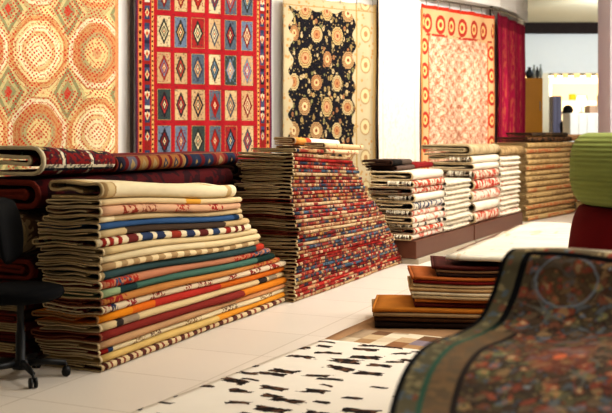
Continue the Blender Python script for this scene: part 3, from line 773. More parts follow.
# ------------------------------------------------------------------ jute stack
P5 = Vector((2.95, 13.3, 0)); D5 = Vector((1.05, 1.5, 0)).normalized(); fr5 = frame(P5, D5)
def m_jute(name, per, cols):
    g = G(name); u, v = g.uv(); r = g.rnd()
    c = g.mul(g.col('#bb9d6c'), g.noise(g.vec(u*2, v*20, r*9), 8, 3)*.5+.75)
    c = g.mix((g.noise(g.vec(u*22, v*30, r*30), 1, 2) > .47)*g.band(v, -.028, .028)*(g.noise(g.vec(u*1.5, r*9, 1.0), 1, 0) > .42)*.6, c, cols)
    return g.done(c)
jm = [m_jute('jute with orange stitches', .1, '#b4461f'), m_jute('jute with brown stitches', .1, '#6d5136'), m_motif('plain jute', '#bd9f6f', '#ad8e5e', 12)]
jd = ['jute with orange stitching', 'jute with brown stitching', 'plain jute']
sq = [0, 1, 0, 2, 1, 0, 2, 1, 2, 0, 2, 1, 0, 2]
rr = random.Random(77)
for i, k in enumerate(sq):
    n = len(sq); pos = 'lowest' if i == 0 else 'topmost' if i == n-1 else ordinal(n-i)+' from the top'
    folded_rug('jute_rug', fr5, rr.uniform(-.03, .03), 2.0-.03*abs(i-5)+rr.uniform(-.03, .03), .02+rr.uniform(-.015, .015), .50, .002+i*.0755, .0745, jm[k], jute2,
               f'{jd[k]} rug, {pos} in far jute stack', 'rug', 'folded jute rugs in the far stack', rr, 8, 5)
tj = .002+14*.0755
loose(.1, 1.75, .04, .44, tj, .075, m_motif('black and brown rug', '#2a2018', '#6a4a30', 12, .5), edge_dark, 'dark brown patterned rug lying on the far jute stack', 8, fr5)
loose(.3, 1.6, .06, .38, tj+.076, .06, m_motif('charcoal rug', '#3a3026', '#57452f', 12, .5), edge_dark, 'charcoal folded rug on the dark brown patterned rug, far jute stack', 9, fr5)
loose(1.79, 2.4, .1, .4, tj, .11, plain('pinkish jute', '#c0956c'), jute2, 'pinkish tan rolled end at the right of the far jute stack', 10, fr5)
for i in range(7):
    loose(2.10, 2.45, .1, .42, .002+i*.1505, .1495, jm[2], jute2, f'beige jute rug, {ordinal(7-i)} under the pinkish tan rolled end', 60+i, fr5, 'jute rugs at the right end of the far stack')

# ------------------------------------------------------------------ carpets on the floor at right
def flat_rug(name, pts, z, th, mat, label, n=(24, 36), round_=0, bumpy=.003, seed=0):
    """quad patch with corners near-left, near-right, far-right, far-left"""
    a, b, c_, d_ = [Vector((*p, 0)) for p in pts]
    base = (a+b+c_+d_)/4; bm = bmesh.new(); uvl = bm.loops.layers.uv.verify(); V = []
    Lu, Lv = (b-a).length, (d_-a).length
    for j in range(n[1]+1):
        v = j/n[1]; row = []
        for i in range(n[0]+1):
            u = i/n[0]
            if round_:
                uu = u*2-1; vv = v*2-1
                q = round_
                u2 = (uu*math.sqrt(max(0, 1-q*vv*vv/2))+1)/2; v2 = (vv*math.sqrt(max(0, 1-q*uu*uu/2))+1)/2
            else: u2, v2 = u, v
            p = a*(1-u2)*(1-v2)+b*u2*(1-v2)+c_*u2*v2+d_*(1-u2)*v2
            nz = bumpy*(1+mnoise.noise(Vector((p.x*3+seed, p.y*3, 0))))
            row.append((bm.verts.new(p-base+Vector((0, 0, z+th+nz))), u2*Lu, v2*Lv))
        V.append(row)
    for j in range(n[1]):
        for i in range(n[0]):
            q = (V[j][i], V[j][i+1], V[j+1][i+1], V[j+1][i])
            f = bm.faces.new([x_[0] for x_ in q])
            for l, x_ in zip(f.loops, q): l[uvl].uv = (x_[1], x_[2])
    o = obj(name, bm, mat); o.location = (base.x, base.y, 0)
    sm = o.modifiers.new('thick', 'SOLIDIFY'); sm.thickness = th; sm.offset = -1
    return o
def gp(px, py, z=0):
    Y = F*(H-z)/(py-HY); return ((px-CX)/F*Y, Y)
dA = Vector((.46, .888, 0)); nA = Vector((.888, -.46, 0))
# tan carpet
g = G('tan hide'); u, v = g.uv()
tanm = g.done(g.mul(g.col('#a27f5e'), g.noise(g.vec(u, v, 0.0), 4, 4)*.5+.75))
def along(p, s, q): return (p[0]+dA.x*s+nA.x*q, p[1]+dA.y*s+nA.y*q)
t0 = gp(300, 349)
tag(flat_rug('hide_rug', [t0, along(t0, 0, 1.3), along(t0, 2.4, 1.3), along(t0, 2.0, 0)], .001, .006, tanm, None, round_=.22), 'flat tan brown hide rug on the floor under the stack of hides', 'rug')
# brown patchwork
g = G('brown hide patchwork'); u, v = g.uv()
ku, kv = g.floor(u/.10), g.floor(v/.13+g.white(g.floor(u/.10), 3.0)*.5)
c = g.pal(g.white(ku, kv, 5.0), ['#a5835e', '#cdbba0', '#74553c', '#b99c7a', '#857880', '#c2a986', '#8e6444', '#d8cab2', '#ab947a'])
patch_b = g.done(g.mul(c, g.noise(g.vec(u, v, 0.0), 20, 3)*.4+.8))
b0 = gp(316, 353)
tag(flat_rug('patchwork_rug', [b0, along(b0, 0, 1.6), along(b0, .62, 1.6), along(b0, .62, 0)], .012, .006, patch_b, None), 'brown and cream hide patchwork rug lying beside the tan hide rug', 'rug')
# white patchwork with dark splashes
g = G('white hide with dark splashes'); u, v = g.uv()
c = g.mul(g.col('#e6ddcf'), g.noise(g.vec(u, v, 4.0), 5, 3)*.12+.92)
n1_ = g.noise(g.vec(u, v, 1.0), 9, 2)-.5; n2_ = g.noise(g.vec(u, v, 6.0), 9, 2)-.5
jag = g.noise(g.vec(u*1.0, v*1.6, 2.0), 24, 3, .6)-.5
for (pu, pv, ou, ov, ra, rb, keep) in ((.205, .15, .0, .0, .085, .040, .25), (.29, .19, .11, .07, .090, .030, .5)):
    kv = g.floor((v+ov)/pv); off = g.white(kv, 9.0+pu)
    au = (u+ou)/pu+off; ku = g.floor(au)
    fu = (g.fract(au)-.5)*pu+n1_*.09-(g.white(ku, kv, 1.0)-.5)*.05; fv = (g.fract((v+ov)/pv)-.5)*pv+n2_*.06-(g.white(ku, kv, 2.0)-.5)*.05
    wv = g.white(ku, kv, 3.0)
    fv = fv-fu*(wv-.5)*.9
    size = g.white(ku, kv, 7.0)*.7+.5
    d = g.mx(g.abs(fu)/ra, g.abs(fv)/rb)/size+jag*1.0
    c = g.mix((d < .78)*(wv > keep), c, g.mix(g.noise(g.vec(u, v, 8.0), 22, 3) > .55, '#1c1310', '#5a3e2c'))
patch_w = g.done(c)
w0 = gp(150, 413.5)
Lw = math.hypot(gp(324, 345)[0]-w0[0], gp(324, 345)[1]-w0[1])
dW = (Vector((*gp(324, 345), 0))-Vector((*w0, 0))).normalized(); nW = Vector((dW.y, -dW.x, 0))
al = lambda p, s, q: (p[0]+dW.x*s+nW.x*q, p[1]+dW.y*s+nW.y*q)
tag(flat_rug('patchwork_rug', [al(w0, -.6, 0), al(w0, -.6, 1.15), al(w0, Lw, 1.15), al(w0, Lw, 0)], .024, .008, patch_w, None, (30, 50)), 'white hide patchwork rug with dark brown splashes on the floor in front', 'rug')

# ------------------------------------------------------------------ stack of hides
frH = frame((.41, 6.06), (1, -.09))
def hide(c, v=.3): return plain('hide '+c, c, var=v)
HD = [  # px thickness, left px, front offset, colour, description
 (8, 374, 0, '#2a1c15', 'near black'), (6, 374, 0, '#523722', 'dark brown'), (5.5, 373, 0, '#9c8260', 'taupe'), (6, 373, -.01, '#b5732a', 'orange tan'),
 (6, 414, .02, '#5a2016', 'dark red brown'), (4.5, 415, .02, '#a5642a', 'caramel'), (4.5, 411, .012, '#b39c78', 'beige'), (5, 411, .012, '#e0d2b4', 'cream'), (4.5, 409, .012, '#b8966a', 'light tan'), (5, 412, .02, '#cbb48c', 'pale sand'), (4, 412, .02, '#6a1712', 'deep red'), (4.5, 412, .025, '#9a5424', 'rust'),
 (4.5, 437, .06, '#35211a', 'dark chocolate'), (4, 436, .06, '#7a5c40', 'mid brown'), (5, 431, .05, '#43160f', 'maroon brown')]
z = .012; n = len(HD)
for i, (t, lpx, fo, c_, ds) in enumerate(HD):
    T = t*.0049; rr = random.Random(500+i)
    x0 = (lpx-CX)/F*(6.06+fo)-.41
    pos = 'lowest' if i == 0 else 'topmost' if i == n-1 else ordinal(n-i)+' from the top'
    folded_rug('folded_hide', frH, x0+rr.uniform(-.008, .008), .84, fo+rr.uniform(-.006, .006), .5, z, T-.001, hide(c_), hide(c_, .4), f'{ds} folded hide, {pos} in centre right stack', 'hide', 'folded hides in the centre right stack', rr, 14, 5,
               (lambda ph: (lambda s, zz: zz*(1+.02*math.sin(s*7+.5))))(0), .008)
    z += T
ztopH = z*1.02
print('hide top', ztopH)
# platform and the pale patchwork rug over it
q0 = (.93, 6.27)
bm = bmesh.new()
P6 = (1.02, 6.78); fr6 = frame(P6, (.40, .916))
base = fr6(1.0, -.6, 0)
r = empty('low_platform', base); tag(r, 'low dark platform carrying the pale patchwork rug', 'platform')
box(bm, 0, 2.1, -1.3, 0, .36, .40, .004, lambda v: fr6(v.x, v.y, v.z)-base); obj('platform_top', bm, brown, r, False)
for sx in (.05, 1.98):
    for sy in (-1.25, -.12):
        bm = bmesh.new(); box(bm, sx, sx+.07, sy, sy+.07, .014, .36, .003, lambda v: fr6(v.x, v.y, v.z)-base); obj('leg', bm, brown, r, False)
g = G('pale hide patchwork'); u, v = g.uv()
c = g.mul(g.col('#d2c8b6'), g.noise(g.vec(u, v, 0.0), 4, 3)*.25+.85)
ln = g.mn(g.abs(g.fract(u/.22)-.5), g.abs(g.fract(v/.30)-.5))
c = g.mix((g.white(g.floor(u/.22), g.floor(v/.3), 4.0) > .6)*.7, c, '#d9d0ba')
c = g.mix((g.noise(g.vec(u*.6, v*6, 2.0), 2.5, 3) > .57)*.55, c, '#9aa0a6')
c = g.mix((g.noise(g.vec(u*4, v, 7.0), 2.5, 3) > .62)*.5, c, '#b99d74')
pale_pw = g.done(g.mix((ln > .485)*.3, c, '#a89b88'))
bm = bmesh.new(); uvl = bm.loops.layers.uv.verify(); V = []
base = Vector((1.6, 7.3, .42))
fl = Vector((.86, 6.16, 0)); dl = Vector((.40, .916, 0)).normalized(); nl = Vector((.916, -.40, 0)).normalized()
for j in range(41):
    s = j/40*2.62; row = []
    for i in range(25):
        q = i/24*1.25
        p = fl+dl*s+nl*q*(1 if s > .5 else 1)
        zz = max(.405, ztopH+.004) if s < .55 else .405+max(0, ztopH+.004-.405)*max(0, 1-(s-.55)*4)
        zz += .010*(1+mnoise.noise(Vector((p.x*4, p.y*4, 2))))
        if s < .12: zz += .016*math.sin(s/.12*math.pi)*(1+math.sin(q*22))*.5
        row.append((bm.verts.new(p+Vector((0, 0, zz))-base), q, s))
    V.append(row)
for j in range(40):
    for i in range(24):
        qd = (V[j][i], V[j][i+1], V[j+1][i+1], V[j+1][i]); f = bm.faces.new([x_[0] for x_ in qd])
        for l, x_ in zip(f.loops, qd): l[uvl].uv = (x_[1], x_[2])
o = obj('patchwork_rug', bm, pale_pw); o.location = base; tag(o, 'pale cream patchwork rug spread over the hides and low platform', 'rug')
sm = o.modifiers.new('thick', 'SOLIDIFY'); sm.thickness = .02; sm.offset = 1

# ------------------------------------------------------------------ poufs at right
def pouf(name, c, r, z0, hgt, mat, label, ribs, squash=.5, seam=True, lean=0):
    prof = []; m = 90
    for i in range(m+1):
        a = -math.pi/2+math.pi*i/m
        cs, sn = math.cos(a), math.sin(a)
        rr_ = r-squash*hgt/2*(1-math.copysign(abs(cs)**.75, cs)); zz = hgt/2+hgt/2*math.copysign(abs(sn)**.75, sn)
        if abs(sn) > .999: rr_ = 0
        rr_ = rr_ if rr_ <= 0 else rr_+ribs*.0022*math.sin(zz/hgt*math.tau*16)
        rr_ += lean*(1-zz/hgt)*.12 if rr_ > 0 else 0
        prof.append((rr_, zz))
    bm = bmesh.new(); lathe(bm, prof, (0, 0, 0), 56)
    o = obj(name, bm, mat); o.location = (c[0], c[1], z0); return tag(o, label, 'pouf')
g = G('green ribbed knit', bump=.5, bscale=160); x, y, z_ = g.obj()
c = g.mul(g.col('#97a05c'), g.noise(g.vec(x, y, z_*8), 6, 3)*.4+.8)
c = g.mul(c, g.sin(z_*300)*.05+.95)
pouf('pouf', (1.60, 4.6), .375, .862, .335, g.done(c), 'ribbed green knitted pouf at the right edge, on the dark red one', 1, .62)
pouf('pouf', (1.60, 4.6), .355, .552, .31, plain('dark red felt', '#6b0f12', var=.2), 'dark red pouf beneath the green knitted pouf', 0, .3, lean=.35)
r = empty('side_table', (1.6, 4.6, 0)); tag(r, 'low round dark table under the poufs, behind the foreground rug', 'table')
bm = bmesh.new(); lathe(bm, [(.0, .51), (.36, .51), (.37, .53), (.36, .55), (0, .55)], (0, 0, 0), 40); obj('tabletop', bm, brown, r)
bm = bmesh.new(); lathe(bm, [(.0, 0), (.24, 0), (.23, .03), (.05, .06), (.05, .48), (.16, .51), (0, .51)], (0, 0, 0), 32); obj('pedestal', bm, brown, r)

# ------------------------------------------------------------------ foreground Persian rug
ctrl = [(545, 262, 3.40), (528, 252, 3.16), (514, 248, 3.0), (503, 258, 2.95), (497, 275, 2.92), (490, 296, 2.88), (477, 320, 2.82), (456, 333, 2.74), (427, 344, 2.62), (406, 366, 2.48), (392, 400, 2.34), (387, 430, 2.2), (385, 460, 2.08), (385, 500, 1.95)]
def ray(px, py, Y): return Vector(((px-CX)/F*Y, Y, H-(py-HY)/F*Y))
LP = [ray(*c_) for c_ in ctrl]
def cat(P, t):
    n = len(P)-1; t = max(0, min(t, n-1e-6)); i = int(t); f = t-i
    p0, p1, p2, p3 = P[max(i-1, 0)], P[i], P[i+1], P[min(i+2, n)]
    return .5*((2*p1)+(p2-p0)*f+(2*p0-5*p1+4*p2-p3)*f*f+(3*p1-p0-3*p2+p3)*f**3)
g = G('dark Persian weave', bump=.15); u, v = g.uv()     # u: distance from left edge, v: distance from the top crest
p = g.vec(u, v, 0.0)
w = g.noise(p, 7, 3)
nx_, ny_ = g.noise(g.vec(u, v, 3.0), 22, 2)-.5, g.noise(g.vec(u, v, 7.0), 22, 2)-.5
p = g.vec(u+nx_*.055, v+ny_*.055, 0.0)
# field
c = g.mix(w, '#54463a', '#7a6650')
fl_id = g.sep(g.voro(p, 21, 'F1', 1)); fd = g.voro(p, 21, 'F1')
pc = g.voro(p, 33, 'F1', 1)
c = g.mix(.75, c, g.pal(g.sep(pc), ['#4a3a2e', '#7a4a38', '#5c5a40', '#3c3630', '#6a5844', '#556068', '#8a4434', '#4a4232', '#907452', '#3a302a']))
c = g.mix((g.voro(p, 33, 'DISTANCE_TO_EDGE') < .05)*.7, c, '#2a221e')
c = g.mix((fd < .36)*.7, c, g.pal(fl_id, ['#94523c', '#74744e', '#66727e', '#a0845e', '#54382c', '#a85a42', '#78808c', '#84845a']))
c = g.mix((fd < .2)*.75, c, g.pal(fl_id, ['#c4ae84', '#9a4434', '#b06a4a', '#42523f', '#8c99a2', '#c8b288', '#863a2e', '#b58860']))
f2 = g.voro(g.vec(u, v, 5.0), 48, 'F1')
c = g.mix((f2 < .25)*.8, c, g.pal(g.sep(g.voro(g.vec(u, v, 5.0), 48, 'F1', 1)), ['#8a4030', '#7a7048', '#4a5a68', '#a08a60']))
c = g.mix((g.abs(g.sin(u*16+2.2*g.sin(v*15))+g.sin(v*19)) < .04)*.35, c, '#7f8480')
def ring(cu, cv, ra, rb, colr, c, inner=None):
    d = g.sqrt((u-cu)*(u-cu)/(ra*ra)+(v-cv)*(v-cv)/(rb*rb))
    if inner: c = g.mix((d < .93)*.55, c, g.mix(g.voro(g.vec(u, v, 1.0), 40, 'F1') < .34, '#5a4630', inner))
    return g.mix(g.band(d+nx_*.25, .95, 1.04)*.75, c, colr)
c = ring(.20, .135, .085, .085, '#76808a', c, '#8f4030')
c = ring(.47, .06, .10, .07, '#6f7f96', c, '#a8432c')
c = ring(.24, .50, .06, .07, '#4a3a34', c, '#9a4a34')
c = ring(.50, .46, .09, .06, '#4a3a34', c, '#a8503a')
# rust glow of a large medallion toward the front
d = g.sqrt((u-.36)*(u-.36)+(v-.62)*(v-.62)*.6)
c = g.mix((d+nx_*.1 < .09)*.3, c, '#9a4a34'); c = g.mix((d < .018)*.9, c, '#c86a44')
# side border
bt = g.mix(g.voro(p, 34, 'F1') < .4, '#5e5844', g.pal(g.sep(g.voro(p, 34, 'F1', 1)), ['#7c7458', '#5c666c', '#7a5240', '#8a7f60']))
sb = bt
front = g.m('SMOOTH_MAX', 0.0, g.mn(1.0, (v-.30)*8), .1)
sb = g.mix(u < .014, sb, '#0d0c0e')
strp = g.mix(front, '#0e0d0f', '#3a5a4a')
sb = g.mix(g.band(u, .058, .078), sb, strp)
sb = g.mix((u > .072)*(front > .5), sb, g.mix(g.noise(p, 26, 2) > .5, '#6a5a46', g.mix(w, '#5a4436', '#8a7252')))
sb = g.mix(g.band(u, .135, .150)*(front > .5), sb, '#2c2420')
c = g.mix((u < .080)+(u < .15)*(front > .5), c, sb)
# top border
tb = g.mix(g.voro(p, 34, 'F1') < .4, '#6a5c46', g.pal(g.sep(g.voro(p, 34, 'F1', 1)), ['#8a7a58', '#8a4432', '#5d6a70', '#a08e68']))
c = g.mix((v < .040)*(u > .02), c, tb)
c = g.mix(g.band(v, .040, .058)*(u > .058), c, '#0e0d0f')
c = g.mix((v < .006), c, '#a8a088')
persian = g.done(g.mul(c, 1.35))
NU, NV = 70, 90
bm = bmesh.new(); uvl = bm.loops.layers.uv.verify(); V = []
nC = len(LP)-1; acc = 0; prevp = None; rows = []
for j in range(NV+1):
    t = nC*j/NV; pl = cat(LP, t)
    if prevp is not None: acc += (pl-prevp).length
    prevp = pl; rows.append((pl, acc, t))
crest = next(a for pl, a, t in rows if t >= 1.95)
base = Vector((1.0, 2.7, .7))
for pl, a, t in rows:
    row = []
    for i in range(NU+1):
        q = 1.25*(i/NU)**1.15
        k = q/1.25
        dz = -.05*k*min(1, t/3)
        fold = .012*math.sin(q*9+t*.4)*min(1, q*4)*(1 if t > 2 else .4)
        yy = -.06*k
        row.append((bm.verts.new(pl+Vector((q, yy+fold*.6, dz+fold))-base), q, a-crest))
    V.append(row)
for j in range(NV):
    for i in range(NU):
        qd = (V[j][i], V[j][i+1], V[j+1][i+1], V[j+1][i]); f = bm.faces.new([x_[0] for x_ in qd])
        for l, x_ in zip(f.loops, qd): l[uvl].uv = (x_[1], x_[2])
o = obj('persian_rug', bm, persian); o.location = base; tag(o, 'large dark floral Persian rug draped in a wave across the right foreground', 'rug')
sm = o.modifiers.new('thick', 'SOLIDIFY'); sm.thickness = .012; sm.offset = -1
# stepped stand carrying it
bm = bmesh.new()
r = empty('display_stand', (1.2, 2.8, 0)); tag(r, 'dark stepped stand under the foreground Persian rug', 'stand')
box(bm, -.42, .75, -.72, .10, 0, .40, .02); obj('lower_step', bm, brown, r, False)
bm = bmesh.new(); box(bm, -.36, .75, .28, .48, 0, .72, .02); obj('upper_step', bm, brown, r, False)

# ------------------------------------------------------------------ office chair at the left edge
CC = Vector((-1.53, 5.2, 0)); blk = plain('black plastic', '#0c0c0d', .5, 0, .1, .4); fab = plain('black upholstery', '#0f0f11', .9, .3)
r = empty('office_chair', CC); tag(r, 'black swivel office chair on castors at the left edge', 'chair')
CCx = -1.53
bm = bmesh.new()
prof = [(0, .425), (.20, .425), (.245, .44), (.262, .465), (.25, .49), (.20, .502), (0, .505)]
lathe(bm, prof, (0, 0, 0), 40); obj('seat', bm, fab, r)
bm = bmesh.new(); lathe(bm, [(0, .07), (.045, .07), (.045, .10), (.03, .11), (.03, .25), (.022, .26), (.022, .395), (.05, .40), (.07, .424), (0, .424)], (0, 0, 0), 20); obj('gas_column', bm, blk, r)
bm = bmesh.new()
lathe(bm, [(0, .055), (.05, .055), (.055, .08), (.045, .105), (0, .105)], (0, 0, 0), 20)
angs = [math.radians(a) for a in (-59, 13, 85, 157, 229)]
for a in angs:
    e = Vector((math.cos(a)*.27, math.sin(a)*.27, .075)); tube(bm, [(e.x*.1, e.y*.1, .085), e*.55+Vector((0, 0, .045)), e], .022, 8, .014)
obj('star_base', bm, blk, r)
for a in angs:
    e = Vector((math.cos(a)*.27, math.sin(a)*.27, 0)); t_ = Vector((-math.sin(a), math.cos(a), 0))
    bm = bmesh.new()
    for sd in (-1, 1):
        c0 = e+t_*sd*.008+Vector((0, 0, .027)); tube(bm, [c0, c0+t_*sd*.006, c0+t_*sd*.014], .027, 16)
    tube(bm, [e+Vector((0, 0, .03)), e+Vector((0, 0, .075))], .008, 8)
    obj('castor', bm, blk, r)
bm = bmesh.new()
for v_ in range(1):
    n_ = 14; V = []
    for sd in (0, 1):
        for j in range(n_+1):
            for i in range(n_+1):
                a, b = i/n_*2-1, j/n_*2-1
                aa = a*math.sqrt(1-b*b*.35); bb = b*math.sqrt(1-a*a*.35)
                edge_ = max(abs(a), abs(b)); thick = .032*(1-edge_**4)
                V.append(bm.verts.new((-.095-.03*bb+.04*aa*aa+(thick if sd else -thick), aa*.24, .80+bb*.18)))
    m_ = n_+1
    for sd in (0, 1):
        for j in range(n_):
            for i in range(n_):
                k = sd*m_*m_+j*m_+i; bm.faces.new((V[k], V[k+1], V[k+m_+1], V[k+m_]))
    bmesh.ops.remove_doubles(bm, verts=bm.verts, dist=.0008)
obj('backrest', bm, fab, r)
bm = bmesh.new(); tube(bm, [(-.05, 0, .412), (-.2, 0, .405), (-.29, 0, .48), (-.25, 0, .62), (-.155, 0, .80)], .016, 8); obj('backrest_bar', bm, blk, r)
r.location = (-1.39, 4.87, 0); r.scale = (.8, .8, .9); r.rotation_euler = (0, 0, math.radians(0))

# ------------------------------------------------------------------ far background
def part(name, mat, x0, x1, y0, y1, z0, z1, parent=None, bev=.01, base=(0, 0, 0)):
    bm = bmesh.new(); box(bm, x0-base[0], x1-base[0], y0-base[1], y1-base[1], z0-base[2], z1-base[2], bev); return obj(name, bm, mat, parent, False)
def rx(px, Y): return (px-CX)/F*Y
def rz(py, Y): return H-(py-HY)/F*Y
# yellow cabinet with vases
Y = 17.5; och = plain('ochre lacquer', '#c78a1a', .4, 0, .06, .4)
b_ = (rx(535, Y), Y+.2, 0); r = empty('tall_cabinet', b_); tag(r, 'tall ochre cabinet behind the crimson hanging rug', 'cabinet')
part('carcass', och, rx(524, Y), rx(543, Y), Y+.02, Y+.45, 0, rz(78, Y), r, .008, b_)
zt_ = rz(78, Y)
for k_, (za, zb_) in enumerate(((.06, zt_*.55), (zt_*.55+.012, zt_-.02))):
    d_ = part('door', och, rx(524.5, Y), rx(542.6, Y), Y, Y+.018, za, zb_, r, .004, b_)
    h_ = part('handle', chrome, rx(539.5, Y), rx(540.3, Y), Y-.025, Y-.002, (za+zb_)/2-.08, (za+zb_)/2+.08, d_, .003, b_)
glassy = plain('smoky glass', '#39424a', .2, 0, .2, .5); pale_g = plain('pale glass', '#a9b4b4', .2, 0, .1, .5)
for k_, (px, hh, w_, mt, lb) in enumerate(((529.5, .20, .07, glassy, 'round dark vase on the ochre cabinet'), (534, .24, .035, pale_g, 'tall pale vase beside the round dark vase'), (537.3, .21, .03, glassy, 'slim grey vase second from the right on the ochre cabinet'), (540.6, .25, .035, pale_g, 'pale vase at the right end of the ochre cabinet'))):
    bm = bmesh.new(); lathe(bm, [(0, 0), (w_*.6, 0), (w_, hh*.35), (w_*.9, hh*.6), (w_*.35, hh*.82), (w_*.5, hh), (0, hh*.98)], (0, 0, 0), 20)
    o = obj('vase', bm, mt); o.location = (rx(px, Y+.2), Y+.2, zt_); tag(o, lb, 'vase', 'vases on the ochre cabinet')
# shop things
Y = 28.6
def picture(px0, px1, py0, py1, colr, lb):
    b_ = (rx((px0+px1)/2, Y), Y+.3, rz(py1, Y)); r = empty('framed_picture', b_); tag(r, lb, 'picture')
    part('picture_frame', plain('dark frame', '#4a3a2c', bump=0), rx(px0-.4, Y), rx(px1+.4, Y), Y+.36, Y+.398, rz(py1+.4, Y), rz(py0-.4, Y), r, .004, b_)
    part('picture_panel', plain('picture '+colr, colr, bump=0), rx(px0, Y), rx(px1, Y), Y+.34, Y+.362, rz(py1, Y), rz(py0, Y), r, .002, b_)
picture(573, 579, 94, 99, '#d08a1c', 'small orange picture on the far shop wall')
picture(584.5, 590, 95.5, 101, '#7a3f1c', 'small brown picture on the far shop wall, right of the orange one')
picture(601.5, 606, 95, 112, '#4f8f86', 'tall green picture on the far shop wall beside the pillar')
def cab(name, px0, px1, py0, py1, Y, dep, colr, lb, cat_, doors=2):
    b_ = (rx((px0+px1)/2, Y), Y+dep/2, 0); r = empty(name, b_); tag(r, lb, cat_)
    mt = plain(name+' '+colr, colr, .6, 0, .08)
    zb0 = rz(py1, Y) if py1 else 0
    part('carcass', mt, rx(px0, Y), rx(px1, Y), Y+.02, Y+dep, zb0, rz(py0, Y), r, .01, b_)
    w_ = (rx(px1, Y)-rx(px0, Y))/doors
    for k_ in range(doors):
        part('door', mt, rx(px0, Y)+w_*k_+.008, rx(px0, Y)+w_*(k_+1)-.008, Y-.002, Y+.018, zb0+.05, rz(py0, Y)-.03, r, .004, b_)
cab('cupboard', 553, 562, 96, 0, 27.5, .5, '#12162a', 'navy cupboard in the far shop', 'cupboard', 2)
cab('cupboard', 589.5, 602, 105.5, 0, 27, .5, '#4a3f38', 'dark brown cupboard in the far shop', 'cupboard', 2)
cab('sales_counter', 570, 604, 113, 0, 20.6, .6, '#f6f2ea', 'white sales counter in front of the far shop', 'counter', 4)
# white shade lamp on the counter
r = empty('table_lamp', (rx(581.5, 20.9), 20.9, rz(113, 20.6))); tag(r, 'white table lamp on the sales counter', 'lamp')
bm = bmesh.new(); lathe(bm, [(0, 0), (.07, 0), (.07, .02), (.015, .04), (.015, .2), (0, .2)], (0, 0, 0), 16); obj('lamp_base', bm, chrome, r)
bm = bmesh.new(); lathe(bm, [(0, .16), (.11, .16), (.08, .36), (0, .36)], (0, 0, 0), 24); obj('lamp_shade', bm, glow('lamp shade glow', '#fff3dc', 2.5), r)
# pale armchair shape left of the person and shelf unit
cab('shelf_unit', 545, 552, 84, 0, 28.0, .5, '#efe6cf', 'tall pale shelf unit at the left of the far shop', 'shelf', 2)
# downlights under the bulkhead
for k_, px in enumerate((551, 560, 571, 583, 594)):
    b_ = (rx(px, 21.6), 21.6, 2.45)
    r = empty('spotlight', (rx(px, 22.9), 22.9, 2.45)); tag(r, f'small bright spotlight, {ordinal(k_+1)} from the left along the far shop ceiling', 'light', 'spotlights along the far shop ceiling')
    bm = bmesh.new(); lathe(bm, [(0, .04), (.06, .04), (.07, .16), (0, .16)], (0, 0, 0), 16); obj('housing', bm, chrome, r)
    bm = bmesh.new(); lathe(bm, [(0, .0), (.05, .0), (.058, .038), (0, .038)], (0, 0, 0), 16); obj('lens', bm, glow('spot lens', '#ffe9c4', 6), r)
bm = bmesh.new(); box(bm, 5, 14, 22.6, 29, 2.78, 2.85); structure('trim_6', bm, plain('shop ceiling tan', '#c9b48c', bump=0, var=.03))
